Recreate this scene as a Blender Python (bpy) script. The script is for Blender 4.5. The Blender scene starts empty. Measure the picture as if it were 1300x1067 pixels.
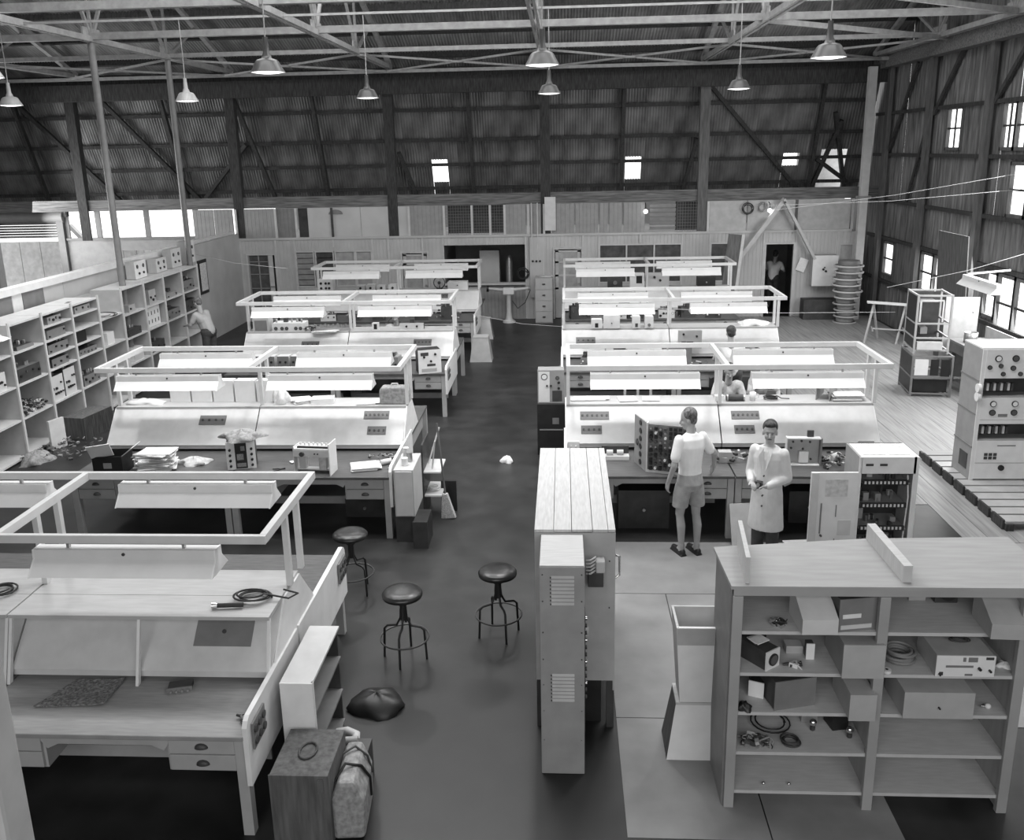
import bpy, math, random
from mathutils import Vector, Matrix
rnd = random.Random(7)
S = bpy.context.scene
COL = S.collection
PI = math.pi

# ---------------------------------------------------------------- camera, world, light, exposure
cam_data = bpy.data.cameras.new('camera')
cam = bpy.data.objects.new('camera', cam_data)
COL.objects.link(cam)
cam_data.sensor_width = 36.0
cam_data.lens = 1135.7 / 1300 * 36
cam_data.shift_y = -45.5 / 1300
cam_data.clip_end = 200
_p, _y, _r = .256, -.060, .021
_f = Vector((math.sin(_y)*math.cos(_p), math.cos(_y)*math.cos(_p), -math.sin(_p)))
_x = Vector((math.cos(_y), -math.sin(_y), 0))
_d = _f.cross(_x)
_x2 = _x*math.cos(_r) + _d*math.sin(_r)
_d2 = _d*math.cos(_r) - _x*math.sin(_r)
m = Matrix((( _x2.x, -_d2.x, -_f.x, 0), (_x2.y, -_d2.y, -_f.y, 0), (_x2.z, -_d2.z, -_f.z, 4.60), (0, 0, 0, 1)))
cam.matrix_world = m
S.camera = cam
S.view_settings.view_transform = 'Standard'
S.view_settings.look = 'None'
S.view_settings.gamma = 1
S.view_settings.use_curve_mapping = False
S.view_settings.exposure = 0.0
S.cycles.use_denoising = True
S.cycles.max_bounces = 6
S.cycles.diffuse_bounces = 4
S.cycles.sample_clamp_indirect = 6

W = bpy.data.worlds.new('sky'); S.world = W; W.use_nodes = True
W.node_tree.nodes['Background'].inputs[0].default_value = (1, 1, 1, 1)
W.node_tree.nodes['Background'].inputs[1].default_value = 2.2

def area(name, loc, rot, sx, sy, power, spread=PI):
    d = bpy.data.lights.new(name, 'AREA'); d.shape = 'RECTANGLE'; d.size = sx; d.size_y = sy; d.energy = power
    d.spread = spread
    o = bpy.data.objects.new(name, d); o.location = loc; o.rotation_euler = rot; COL.objects.link(o)
    return o
# fill lamps added under the roof and behind the camera, plus window daylight
area('roof_light_daylight', (-1.0, 13.0, 9.3), (0, 0, 0), 13, 3.0, 760)
area('roof_light_daylight_rear', (-1.0, 18.0, 8.0), (0, 0, 0), 13, 2.0, 200)
area('roof_light_daylight_near', (-0.5, 8.6, 9.5), (0, 0, 0), 12, 1.6, 560)
area('door_daylight', (0.5, -2.6, 5.0), (math.radians(70), 0, 0), 12, 4.0, 520)  # unseen fill lamp, the back wall is closed
area('window_daylight_right', (8.2, 17.3, 2.6), (0, math.radians(80), 0), 3.4, 7.0, 560)
area('window_daylight_left', (-15.0, 22.0, 3.0), (0, math.radians(-80), 0), 3.0, 6.0, 420)

# ---------------------------------------------------------------- helpers
def mat(g, rough=.6, var=.08, scale=6.0, stretch=(1, 1, 1), bump=0.0, metal=0.0, spots=0.0, emit=None, gen=False):
    mt = bpy.data.materials.new('m'); mt.use_nodes = True
    nt = mt.node_tree; b = nt.nodes['Principled BSDF']
    if emit is not None:
        b.inputs['Emission Color'].default_value = (1, 1, 1, 1)
        b.inputs['Emission Strength'].default_value = emit
    b.inputs['Roughness'].default_value = rough; b.inputs['Metallic'].default_value = metal
    b.inputs['Base Color'].default_value = (g, g, g, 1)
    if var > 0 or bump > 0:
        tc = nt.nodes.new('ShaderNodeTexCoord'); mp = nt.nodes.new('ShaderNodeMapping')
        nt.links.new(tc.outputs['Object'], mp.inputs[0]); mp.inputs['Scale'].default_value = stretch
        nz = nt.nodes.new('ShaderNodeTexNoise'); nz.inputs['Scale'].default_value = scale
        nz.inputs['Detail'].default_value = 5
        nt.links.new(mp.outputs[0], nz.inputs['Vector'])
        cr = nt.nodes.new('ShaderNodeValToRGB')
        cr.color_ramp.elements[0].position = .3; cr.color_ramp.elements[1].position = .7
        lo, hi = max(0, g*(1-var*2)), min(1, g*(1+var))
        cr.color_ramp.elements[0].color = (lo, lo, lo, 1); cr.color_ramp.elements[1].color = (hi, hi, hi, 1)
        nt.links.new(nz.outputs['Fac'], cr.inputs[0])
        src = cr.outputs[0]
        if spots > 0:
            n2 = nt.nodes.new('ShaderNodeTexNoise'); n2.inputs['Scale'].default_value = .55; n2.inputs['Detail'].default_value = 3
            nt.links.new(tc.outputs['Object'], n2.inputs['Vector'])
            c2 = nt.nodes.new('ShaderNodeValToRGB'); c2.color_ramp.elements[0].position = .38; c2.color_ramp.elements[1].position = .62
            k = 1-spots; c2.color_ramp.elements[0].color = (k, k, k, 1)
            mx = nt.nodes.new('ShaderNodeMixRGB'); mx.blend_type = 'MULTIPLY'; mx.inputs[0].default_value = 1
            nt.links.new(n2.outputs['Fac'], c2.inputs[0]); nt.links.new(src, mx.inputs[1]); nt.links.new(c2.outputs[0], mx.inputs[2])
            src = mx.outputs[0]
        nt.links.new(src, b.inputs['Base Color'])
        if bump > 0:
            bp = nt.nodes.new('ShaderNodeBump'); bp.inputs['Strength'].default_value = bump; bp.inputs['Distance'].default_value = .01
            nt.links.new(nz.outputs['Fac'], bp.inputs['Height']); nt.links.new(bp.outputs[0], b.inputs['Normal'])
    return mt

M = dict(
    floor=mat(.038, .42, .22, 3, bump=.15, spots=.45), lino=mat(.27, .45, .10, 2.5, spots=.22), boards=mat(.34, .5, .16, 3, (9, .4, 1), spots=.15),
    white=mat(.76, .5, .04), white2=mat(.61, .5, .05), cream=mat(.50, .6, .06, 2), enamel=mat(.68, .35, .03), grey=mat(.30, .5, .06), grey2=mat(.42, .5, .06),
    mid=mat(.20, .5, .08), dark=mat(.055, .5, .2), black=mat(.018, .45, .2), leather=mat(.02, .28, .2, 20, bump=.2),
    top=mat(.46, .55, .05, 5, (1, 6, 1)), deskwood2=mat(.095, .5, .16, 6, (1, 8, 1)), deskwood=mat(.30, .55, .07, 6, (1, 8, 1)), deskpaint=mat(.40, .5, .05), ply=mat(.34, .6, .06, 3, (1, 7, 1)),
    rail=mat(.62, .5, .04), timber=mat(.12, .8, .2, 5, (5, 5, .6), bump=.2), timber_dk=mat(.045, .85, .35, 8, (6, 6, .6), bump=.3), beam=mat(.16, .8, .3, 6, (.4, 6, 6), bump=.3),
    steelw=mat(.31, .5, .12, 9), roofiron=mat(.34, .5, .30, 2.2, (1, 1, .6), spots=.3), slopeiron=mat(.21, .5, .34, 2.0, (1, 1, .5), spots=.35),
    wallboard=mat(.19, .7, .32, 3, (5, 5, .5), bump=.25, spots=.25), palewood=mat(.52, .6, .05, 7, (1, 6, 1)), cratetop=mat(.52, .6, .07, 7, (8, 1, 1)),
    metal=mat(.45, .35, .1, metal=.7), chrome=mat(.7, .2, .03, metal=1), paper=mat(.82, .8, .05, 20), paper2=mat(.62, .8, .12, 20), cloth=mat(.33, .9, .2, 25, bump=.3), sacking=mat(.22, .95, .35, 60, bump=.8),
    skin=mat(.40, .55, .05), hair=mat(.05, .7, .4, 30, bump=.4), hair2=mat(.16, .6, .4, 30, bump=.4), shirt=mat(.84, .85, .03, 12, bump=.15), shorts=mat(.36, .9, .08, 14, bump=.3), coat=mat(.66, .85, .06, 9, bump=.3), trousers=mat(.06, .85, .2, 9, bump=.2),
    glass=mat(.10, .15, .2), glassl=mat(.40, .25, .1), board=mat(.17, .6, .2), bulb=mat(.9, .5, 0, emit=9), lens=mat(.9, .5, 0, emit=2.2), socket=mat(.14, .5, .06), lampin=mat(.85, .5, 0), lampout=mat(.05, .4, .1), lampwhite=mat(.36, .4, .05), straw=mat(.50, .9, .2, 60), wicker=mat(.2, .9, .3, 30),
    rope=mat(.5, .8, 0), plaster=mat(.45, .7, .08), outside=mat(.55, .7, .1), dial=mat(.8, .3, 0), dialdk=mat(.1, .3, 0), jamb=mat(.55, .5, .05))

# shade painted into the floor colour, darkening the aisle near the first bench
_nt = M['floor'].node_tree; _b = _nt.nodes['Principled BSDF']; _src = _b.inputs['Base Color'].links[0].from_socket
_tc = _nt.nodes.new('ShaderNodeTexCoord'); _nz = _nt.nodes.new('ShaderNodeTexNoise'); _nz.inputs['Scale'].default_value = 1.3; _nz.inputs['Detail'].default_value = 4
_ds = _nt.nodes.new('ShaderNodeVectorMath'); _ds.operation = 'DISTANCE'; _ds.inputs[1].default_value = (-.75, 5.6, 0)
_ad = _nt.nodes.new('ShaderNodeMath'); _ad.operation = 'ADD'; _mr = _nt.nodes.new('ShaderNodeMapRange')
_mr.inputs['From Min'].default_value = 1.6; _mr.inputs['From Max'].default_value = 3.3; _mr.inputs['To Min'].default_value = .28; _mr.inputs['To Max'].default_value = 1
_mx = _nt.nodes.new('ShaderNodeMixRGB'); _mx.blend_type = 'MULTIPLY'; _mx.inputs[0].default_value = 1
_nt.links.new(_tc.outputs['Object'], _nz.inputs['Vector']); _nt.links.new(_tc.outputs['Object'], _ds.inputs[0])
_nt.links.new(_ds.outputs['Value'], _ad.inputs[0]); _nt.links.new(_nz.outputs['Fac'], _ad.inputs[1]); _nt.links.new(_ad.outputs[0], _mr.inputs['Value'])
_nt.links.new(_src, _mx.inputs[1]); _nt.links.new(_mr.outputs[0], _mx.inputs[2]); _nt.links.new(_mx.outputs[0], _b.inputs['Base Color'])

class MB:
    def __init__(s): s.v = []; s.f = []; s.s = []
    def add(s, vs, fs, T=None, smooth=False):
        o = len(s.v)
        s.v += [tuple(T @ Vector(v)) for v in vs] if T is not None else [tuple(v) for v in vs]
        s.f += [tuple(i+o for i in f) for f in fs]; s.s += [smooth]*len(fs); return s
    def box(s, x0, x1, y0, y1, z0, z1, T=None):
        return s.add([(x0,y0,z0),(x1,y0,z0),(x1,y1,z0),(x0,y1,z0),(x0,y0,z1),(x1,y0,z1),(x1,y1,z1),(x0,y1,z1)],
                     [(0,3,2,1),(4,5,6,7),(0,1,5,4),(1,2,6,5),(2,3,7,6),(3,0,4,7)], T)
    def cone(s, p0, p1, r0, r1=None, n=12, cap=True, smooth=True):
        r1 = r0 if r1 is None else r1
        p0 = Vector(p0); p1 = Vector(p1); d = (p1-p0).normalized()
        a = d.orthogonal().normalized(); b = d.cross(a)
        vs = []
        for p, r in ((p0, r0), (p1, r1)):
            for i in range(n):
                t = 2*PI*i/n; vs.append(p + a*r*math.cos(t) + b*r*math.sin(t))
        fs = [(i, (i+1) % n, n+(i+1) % n, n+i) for i in range(n)]
        s.add(vs, fs, None, smooth)
        if cap: s.add(vs, [tuple(range(n))[::-1], tuple(range(n, 2*n))])
        return s
    def bar(s, p0, p1, w, h, up=(0, 0, 1)):
        p0 = Vector(p0); p1 = Vector(p1); d = (p1-p0).normalized(); up = Vector(up)
        if abs(d.dot(up)) > .98: up = Vector((1, 0, 0))
        a = d.cross(up).normalized(); b = a.cross(d)
        vs = [p + a*sx*w/2 + b*sz*h/2 for p in (p0, p1) for sx, sz in ((-1,-1),(1,-1),(1,1),(-1,1))]
        return s.add(vs, [(0,1,2,3),(7,6,5,4),(0,4,5,1),(1,5,6,2),(2,6,7,3),(3,7,4,0)])
    def tube(s, pts, r, n=6):
        pts = [Vector(p) for p in pts]; vs = []; prev = None
        for i, p in enumerate(pts):
            d = (pts[min(i+1, len(pts)-1)] - pts[max(i-1, 0)]).normalized()
            a = d.orthogonal().normalized() if prev is None else (prev - d*prev.dot(d)).normalized()
            prev = a; b = d.cross(a)
            for k in range(n):
                t = 2*PI*k/n; vs.append(p + a*r*math.cos(t) + b*r*math.sin(t))
        fs = [(i*n+k, i*n+(k+1) % n, (i+1)*n+(k+1) % n, (i+1)*n+k) for i in range(len(pts)-1) for k in range(n)]
        return s.add(vs, fs, None, True)
    def lathe(s, prof, c=(0, 0, 0), n=20):
        vs = [(c[0]+r*math.cos(2*PI*i/n), c[1]+r*math.sin(2*PI*i/n), c[2]+z) for r, z in prof for i in range(n)]
        fs = [(j*n+i, j*n+(i+1) % n, (j+1)*n+(i+1) % n, (j+1)*n+i) for j in range(len(prof)-1) for i in range(n)]
        return s.add(vs, fs, None, True)
    def prism(s, poly, a, b, ax='x', T=None):
        n = len(poly)
        def P(u, v, w): return {'x': (w, u, v), 'y': (u, w, v), 'z': (u, v, w)}[ax]
        vs = [P(u, v, a) for u, v in poly] + [P(u, v, b) for u, v in poly]
        fs = [tuple(range(n)), tuple(range(2*n-1, n-1, -1))] + [(i, n+i, n+(i+1) % n, (i+1) % n) for i in range(n)]
        return s.add(vs, fs, T)
    def ball(s, c, rx, ry=None, rz=None, n=14, m=9, T=None):
        ry = ry or rx; rz = rz or rx
        vs = []; fs = []
        for j in range(m+1):
            ph = PI*j/m
            for i in range(n):
                th = 2*PI*i/n; vs.append((c[0]+rx*math.sin(ph)*math.cos(th), c[1]+ry*math.sin(ph)*math.sin(th), c[2]+rz*math.cos(ph)))
        for j in range(m):
            for i in range(n): fs.append((j*n+i, (j+1)*n+i, (j+1)*n+(i+1) % n, j*n+(i+1) % n))
        return s.add(vs, fs, T, True)
    def mesh(s, name, m):
        me = bpy.data.meshes.new(name); me.from_pydata(s.v, [], s.f)
        me.polygons.foreach_set('use_smooth', s.s); me.materials.append(m); me.validate(); me.update(); return me
    def build(s, name, m, parent=None, loc=None, kind=None, label=None, bevel=0):
        o = bpy.data.objects.new(name, s.mesh(name, m)); COL.objects.link(o)
        if parent is not None: o.parent = parent
        if loc: o.location = loc
        if kind: o['kind'] = kind
        if label: o['label'] = label
        if bevel:
            b = o.modifiers.new('b', 'BEVEL'); b.width = bevel; b.segments = 2; b.limit_method = 'ANGLE'
        return o
def inst(name, me, parent=None, loc=(0,0,0), rot=(0,0,0), scale=(1,1,1), kind=None):
    o = bpy.data.objects.new(name, me); COL.objects.link(o); o.parent = parent
    o.location = loc; o.rotation_euler = rot; o.scale = scale
    if kind: o['kind'] = kind
    return o
def thing(name, label, cat, loc=(0,0,0), rz=0, group=None):
    o = bpy.data.objects.new(name, None); COL.objects.link(o); o.location = loc; o.rotation_euler = (0, 0, rz)
    o.empty_display_size = .1
    o['label'] = label; o['category'] = cat
    if group: o['group'] = group
    return o
def tag(o, label, cat, group=None):
    o['label'] = label; o['category'] = cat
    if group: o['group'] = group
    return o
def kids(o): return [c for c in COL.objects if c.parent is o]
def dup(root, loc, rz=None, label=None, group=None, cache={}):
    key = root.name
    if key not in cache:
        ks = list(root.children); cache[key] = [(k, list(k.children)) for k in ks]
    r = root.copy(); COL.objects.link(r); r.location = loc
    if rz is not None: r.rotation_euler = (0, 0, rz)
    if label: r['label'] = label
    if group: r['group'] = group
    for k, gs in cache[key]:
        c = k.copy(); COL.objects.link(c); c.parent = r
        for g in gs:
            d = g.copy(); COL.objects.link(d); d.parent = c
    return r
def bx(name, m, parent, *b, **k): return MB().box(*b).build(name, m, parent, **k)
def rotx(a): return Matrix.Rotation(a, 4, 'X')
def roty(a): return Matrix.Rotation(a, 4, 'Y')
def rotz(a): return Matrix.Rotation(a, 4, 'Z')
def tr(x, y, z): return Matrix.Translation((x, y, z))
# ---------------------------------------------------------------- the hall
XR, YF = 8.4, 24.8
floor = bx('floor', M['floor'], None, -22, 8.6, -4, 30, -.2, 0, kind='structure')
# lino sheets and floor boards on the right of the aisle, each a piece laid on the floor
for (x0, x1, y0, y1) in ((.42,1.06,6.55,8.7),(1.07,2.3,6.55,8.7),(.42,2.3,8.71,10.0),(.42,1.4,5.2,6.54),(1.41,2.3,5.2,6.54),(2.31,4.6,6.5,10.0)):
    bx('floor_sheet', M['lino'], floor, x0, x1, y0, y1, 0, .004)
bw = .30
for i in range(14):
    x0 = 4.15+i*bw
    MB().box(x0, x0+bw-.006, 10.02 if i > 1 else 11.2, 24.75, 0, .005).build('floor_board', M['boards'], floor)
for i in range(8):
    MB().box(4.62+i*bw*1.6, 4.62+(i+1)*bw*1.6-.006, 6.0, 10.01, 0, .005).build('floor_board', M['boards'], floor)

# right wall: timber frame clad in tall iron sheets, window openings left out
wall_r = bx('wall_right', M['wallboard'], None, XR+.10, XR+.16, 25.4, 27.5, 0, 9.0, kind='structure')
YB = [-4,-3,-2,-1,0,1,2,3,4,5,6,7,8,9,10,11,12,13,13.8,14.6,15.4,16.2,17.05,17.75,18.3,19.1,20.08,20.85,21.6,22.4,23.35,24.1,24.8,25.6]
wins = {(17.75,18.3):[(4.42,5.3),(1.2,2.1)], (20.08,20.85):[(4.42,5.3),(1.2,2.1)], (20.85,21.6):[(1.2,2.1)], (23.35,24.1):[(1.25,2.1)],
        (17.05,17.75):[(3.2,4.18),(4.42,5.3),(1.0,2.1)], (16.2,17.05):[(3.2,4.18),(1.0,2.1),(4.42,5.3)], (14.6,15.4):[(1.0,2.1),(4.42,5.3)], (13,13.8):[(1,2.1)], (12,13):[(4.42,5.3)]}
def corr(w, h, pitch=.15, amp=.012, th=.002):
    n = max(2, int(w/pitch)*4); vs = []; fs = []
    for i in range(n+1):
        x = w*i/n; y = amp*math.sin(2*PI*x/pitch)
        vs += [(x, y, 0), (x, y, h)]
    for i in range(n): fs.append((2*i, 2*i+2, 2*i+3, 2*i+1))
    return vs, fs
for a, b in zip(YB[:-1], YB[1:]):
    cuts = sorted(wins.get((a, b), []))
    z = 0.0; segs = []
    for c0, c1 in cuts: segs.append((z, c0)); z = c1
    segs.append((z, 9.0))
    out = []
    for s0, s1 in segs:
        for q0, q1 in ((0, 3.15), (3.15, 5.3), (5.3, 9.0)):
            u, v = max(s0, q0), min(s1, q1)
            if v-u > .03: out.append((u, v))
    for u, v in out:
        vs, fs = corr(b-a+.03, v-u-.008)
        T = tr(XR+.02+rnd.uniform(0, .014), a, u) @ rotz(PI/2)
        mb = MB(); mb.add(vs, fs, T, True); mb.build('wall_sheet', M['wallboard'], wall_r)
for z in (1.1, 2.2, 3.15, 4.3, 5.33):
    MB().box(XR-.06, XR-.005, -4, 25.4, z-.05, z+.03).build('girt', M['timber_dk'], wall_r)
for y in (3.0, 7.1, 11.2, 15.5, 18.7, 21.65, 24.3):
    MB().box(XR-.16, XR-.06, y-.10, y+.10, 0, 6.7).build('stud', M['timber'], wall_r)
for (y0, z0, y1, z1) in ((24.2,4.4,22.7,6.4),(22.7,3.2,21.7,5.2),(21.5,5.2,20.2,6.5),(19.2,2.2,18.7,3.6),(18.6,5.3,17.3,6.5),(16,2.2,15.5,5)):
    MB().bar((XR-.05, y0, z0), (XR-.05, y1, z1), .05, .10).build('brace', M['timber_dk'], wall_r)
MB().box(XR-.30, XR-.02, -4, 25.2, 6.42, 6.72).build('wall_plate', M['beam'], wall_r)
n = 0
def wall_window(y0, y1, z0, z1, rows=2, cols=2):
    global n; n += 1
    f = MB()
    x0, x1 = XR-.02, XR+.06; t = .045
    f.box(x0, x1, y0-.02, y0+t, z0-.02, z1+.02).box(x0, x1, y1-t, y1+.02, z0-.02, z1+.02)
    f.box(x0, x1, y0, y1, z0-.02, z0+t).box(x0, x1, y0, y1, z1-t, z1+.02)
    w = f.build('window_%d' % n, M['timber'], None, kind='structure')
    for i in range(1, rows):
        z = z0+(z1-z0)*i/rows; bx('glazing_bar', M['timber_dk'], w, XR+.0, XR+.04, y0, y1, z-.018, z+.018)
    for i in range(1, cols):
        y = y0+(y1-y0)*i/cols; bx('glazing_bar', M['timber_dk'], w, XR+.005, XR+.035, y-.014, y+.014, z0, z1)
    return w
for (a, b), cs in wins.items():
    for c0, c1 in cs: wall_window(a, b, c0, c1, 2, 2 if c1-c0 < 1.3 and b-a < .9 and c0 > 4.2 else 1)

# back and left enclosure behind the camera and beyond the frame
bx('wall_back', M['wallboard'], None, -22, XR+.2, -4.2, -4, 0, 12, kind='structure')
wl = bx('wall_left', M['wallboard'], None, -20.2, -20, -4, 19, 0, 9, kind='structure')
bx('wall_panel', M['wallboard'], wl, -20.2, -20, 23.5, 26, 0, 9)
bx('wall_panel', M['wallboard'], wl, -20.2, -20, 19, 23.5, 4.2, 9)

# far wall: office partition below, corrugated slope above
wf = MB().box(-20, 8.5, 24.9, 25.05, 3.17, 3.47).build('wall_far', M['beam'], None, kind='structure')
bx('trim_rail', M['beam'], wf, -20, 8.3, 25.4, 25.5, 3.24, 3.36)
# slope sheets
SA, SZ0, SY0, SZ1, SY1 = math.atan2(1.4, 3.2), 3.3, 26.5, 6.5, 25.1
L = math.hypot(3.2, 1.4)
ceil_ = bx('ceiling', M['timber_dk'], None, -20.2, 8.6, -4, 9.2, 11.9, 12.0, kind='structure')
slope = bx('wall_far_slope', M['timber_dk'], None, -20, 8.5, 25.12, 25.25, 6.42, 6.79, kind='structure')
bx('annexe_wall', M['outside'], slope, 7.15, 9.5, 28.6, 28.7, 3.3, 6.5)
def sheet_mesh(w, h, m, pitch=.0762, amp=.016):
    vs, fs = corr(w, h, pitch, amp); mb = MB(); mb.add(vs, fs, None, True); return mb.mesh('sheet', m)
full = sheet_mesh(.762, L/2+.05, M['slopeiron'])
slopeT = (-SA)
def put_sheet(x, s0, me, off=0):
    # s measured up the slope from its foot
    o = inst('sheet', me, slope, (x, SY0-math.sin(SA)*s0+off, SZ0+math.cos(SA)*s0), (SA, 0, 0)); return o
holes = {}   # openings with light coming through
hx = {-3.71: (.50, 1.18), 1.76: (.48, 1.15), 6.13: (.80, 1.16)}
x = -19.48; xs = []
while x < 6.2:
    xs.append(x); x += .75
for x in xs:
    hole = [k for k in hx if x-.02 <= k < x+.73]
    if hole and x < 6.9:
        k = hole[0]; s0, s1 = hx[k]; kw = .44
        def mk(w, h): return sheet_mesh(w, h, M['slopeiron'])
        if k-x > .04: put_sheet(x, 0, mk(k-x, s1+.02))
        if x+.762-k-kw > .03: put_sheet(k+kw, 0, mk(x+.762-k-kw, s1+.02))
        put_sheet(k, 0, mk(kw, s0)); put_sheet(x, s1, mk(.762, L-s1+.02), -.012)
    else:
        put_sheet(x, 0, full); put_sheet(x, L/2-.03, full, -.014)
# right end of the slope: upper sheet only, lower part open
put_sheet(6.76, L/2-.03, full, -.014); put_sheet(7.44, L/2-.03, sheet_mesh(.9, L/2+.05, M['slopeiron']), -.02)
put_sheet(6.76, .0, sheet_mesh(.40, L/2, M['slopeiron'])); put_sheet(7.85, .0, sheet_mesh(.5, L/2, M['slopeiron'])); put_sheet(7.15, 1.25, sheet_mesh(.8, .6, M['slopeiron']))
for s in (.30, 1.02, 1.75, 2.62, 3.3):
    y = SY0-math.sin(SA)*s; z = SZ0+math.cos(SA)*s
    MB().box(-20, 8.3, y-.16, y-.04, z-.04, z+.05).build('purlin', M['timber_dk'], slope)
for x in (-15.2,-11.0,-6.8,-2.55,1.65,6.9):
    MB().bar((x, SY0-.22, SZ0), (x, SY1-.14, SZ1), .09, .14, (0, 1, 0)).build('rafter', M['timber_dk'], slope)
for (x0, z0, x1, z1) in ((3.76,6.3,6.6,3.4),(-9.0,6.3,-8.4,3.4),(-8.9,4.9,-10.6,3.3),(-4.6,4.6,-4.2,3.3),(-12.7,6.2,-10.6,3.3),(-15,6,-13,3.3),(7.0,4.2,7.9,3.6),(7.3,5.4,7.9,3.4),(7.0,3.4,7.5,5.2),(3.7,4.8,3.4,3.4)):
    MB().bar((x0, 25.1+(6.5-z0)*.4375-.16, z0), (x1, 25.1+(6.5-z1)*.4375-.16, z1), .10, .13, (0, 1, 0)).build('brace', M['timber_dk'], slope)
# posts of the far truss line
for i, X in enumerate((-17.6,-13.45,-9.0,-4.68,-.47,3.76)):
    MB().box(X-.13, X+.13, 24.83, 24.895, 2.36, 6.5).box(X-.13, X+.13, 24.895, 25.06, 3.48, 6.5).build('post', M['timber_dk'] if i not in (5,) else M['timber'], slope)
ecol = bx('column', M['jamb'], None, 7.72, 7.92, 24.2, 24.36, 0, 6.45, kind='structure')
bx('column_cap', M['steelw'], ecol, 7.66, 8.0, 24.18, 24.38, 3.2, 3.26)

# roof: corrugated sheets on purlins, falling to the far eave
RS = .36; RA = math.atan(RS)
def rz(y): return 6.75+(25.0-y)*RS
roof_me = sheet_mesh(.762, 4.3, M['roofiron'])
for i in range(38):
    x = -20+i*.75
    for k, y in enumerate((25.25, 21.2, 17.2)):
        inst('sheet', roof_me, ceil_, (x, y, rz(y)+.03*(k % 2)+.095), (PI/2-RA, 0, 0))
mb = MB()
mb.add([(-20.2,13.4,rz(13.4)+.2),(8.6,13.4,rz(13.4)+.2),(8.6,9.0,rz(9)+.2),(-20.2,9.0,rz(9)+.2)], [(0,1,2,3)])
mb.add([(-20.2,9,rz(9)+.2),(8.6,9,rz(9)+.2),(8.6,-4.2,rz(22)+.2),(-20.2,-4.2,rz(22)+.2)], [(0,1,2,3)])
mb.build('roof_cladding', M['roofiron'], ceil_)
for y in (24.3, 23.1, 22.0, 20.9, 19.8, 18.6, 17.4, 16.2, 15, 13.8):
    MB().bar((-20, y, rz(y)+.02), (8.4, y, rz(y)+.02), .07, .15, (0, math.sin(RA), math.cos(RA))).build('purlin', M['timber_dk'] if y != 22.0 else M['timber'], ceil_)
# gutter beam
bx('eave_beam', M['timber_dk'], ceil_, -20, 8.4, 24.6, 24.8, 6.10, 6.52)

# steel roof trusses spanning away from the camera
CZ = 6.75
def truss(X, first):
    t = bpy.data.objects.new('roof_truss', None); COL.objects.link(t); t.location = (X, 0, 0); t['kind'] = 'structure'
    def b(nm, p, q, w=.07, h=.07): MB().bar(p, q, w, h).build(nm, M['steelw'], t)
    b('bottom_chord', (-.05, 4, CZ), (-.05, 24.4, CZ), .05, .10); b('bottom_chord', (.05, 4, CZ), (.05, 24.4, CZ), .05, .10)
    b('top_chord', (0, 9, rz(9)-.08), (0, 24.6, rz(24.6)-.12), .11, .10)
    ys = [24.2, 20.6, 17.3, 13.9, 10.4, 7]
    for i, y in enumerate(ys[1:-1]):
        b('web', (0, y, CZ), (0, y, rz(max(y, 9.2))-.1), .05, .05)
        b('web', (0, y, CZ), (0, ys[i]-1.8+0*i, rz(ys[i]-1.8)-.1), .055, .06)
        b('web', (0, y, CZ), (0, y-1.75, rz(max(y-1.75, 9.2))-.1), .055, .06)
        MB().box(-.015, .015, y-.32, y+.32, CZ-.06, CZ+.20).build('gusset', M['steelw'], t)
    return t
for i, X in enumerate((-13.0,-8.75,-4.5,-.46,3.62,7.95)): truss(X, i)
# longitudinal ties
ties = bpy.data.objects.new('roof_tie', None); COL.objects.link(ties); ties['kind'] = 'structure'
for (y, z, w) in ((15.0,6.74,.035),(10.0,6.74,.035),(24.05,6.62,.08),(20.62,6.78,.09),(17.25,6.80,.12),(13.9,6.80,.12)):
    MB().bar((-16, y, z), (8.3, y, z), w, w).build('tie', M['steelw'], ties)
for i, (xa, xb) in enumerate(((-13.0,-8.75),(-8.75,-4.5),(-4.5,-.46),(-.46,3.62),(3.62,7.95))):
    MB().bar((xa, 20.6, 6.7), (xb, 24.05, 6.62), .045, .045).bar((xb, 20.6, 6.7), (xa, 24.05, 6.62), .045, .045).build('diagonal_tie', M['steelw'], ties)
    MB().box((xa+xb)/2-.15, (xa+xb)/2+.15, 22.2, 22.4, 6.63, 6.67).build('tie_plate', M['steelw'], ties)
MB().bar((3.62, 17.3, 6.75), (8.2, 20.6, 6.7), .06, .09).bar((3.62, 13.9, 6.75), (8.2, 17.3, 6.75), .06, .09).build('diagonal_tie', M['steelw'], ties)
MB().bar((4.9, 13.9, 6.9), (8.2, 16.9, 6.9), .06, .09).build('diagonal_tie', M['steelw'], ties)
for X, Y in ((-8.75, 17.25), (-8.75, 20.6)):
    o = MB().cone((X, Y, 0), (X, Y, 6.72), .065, n=12).build('column', M['mid'], None); o['kind'] = 'structure'
o = MB().box(-2.42, -2.21, 2.85, 3.02, 0, 2.93).build('column', M['grey2'], None, kind='structure', bevel=.02)

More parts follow.
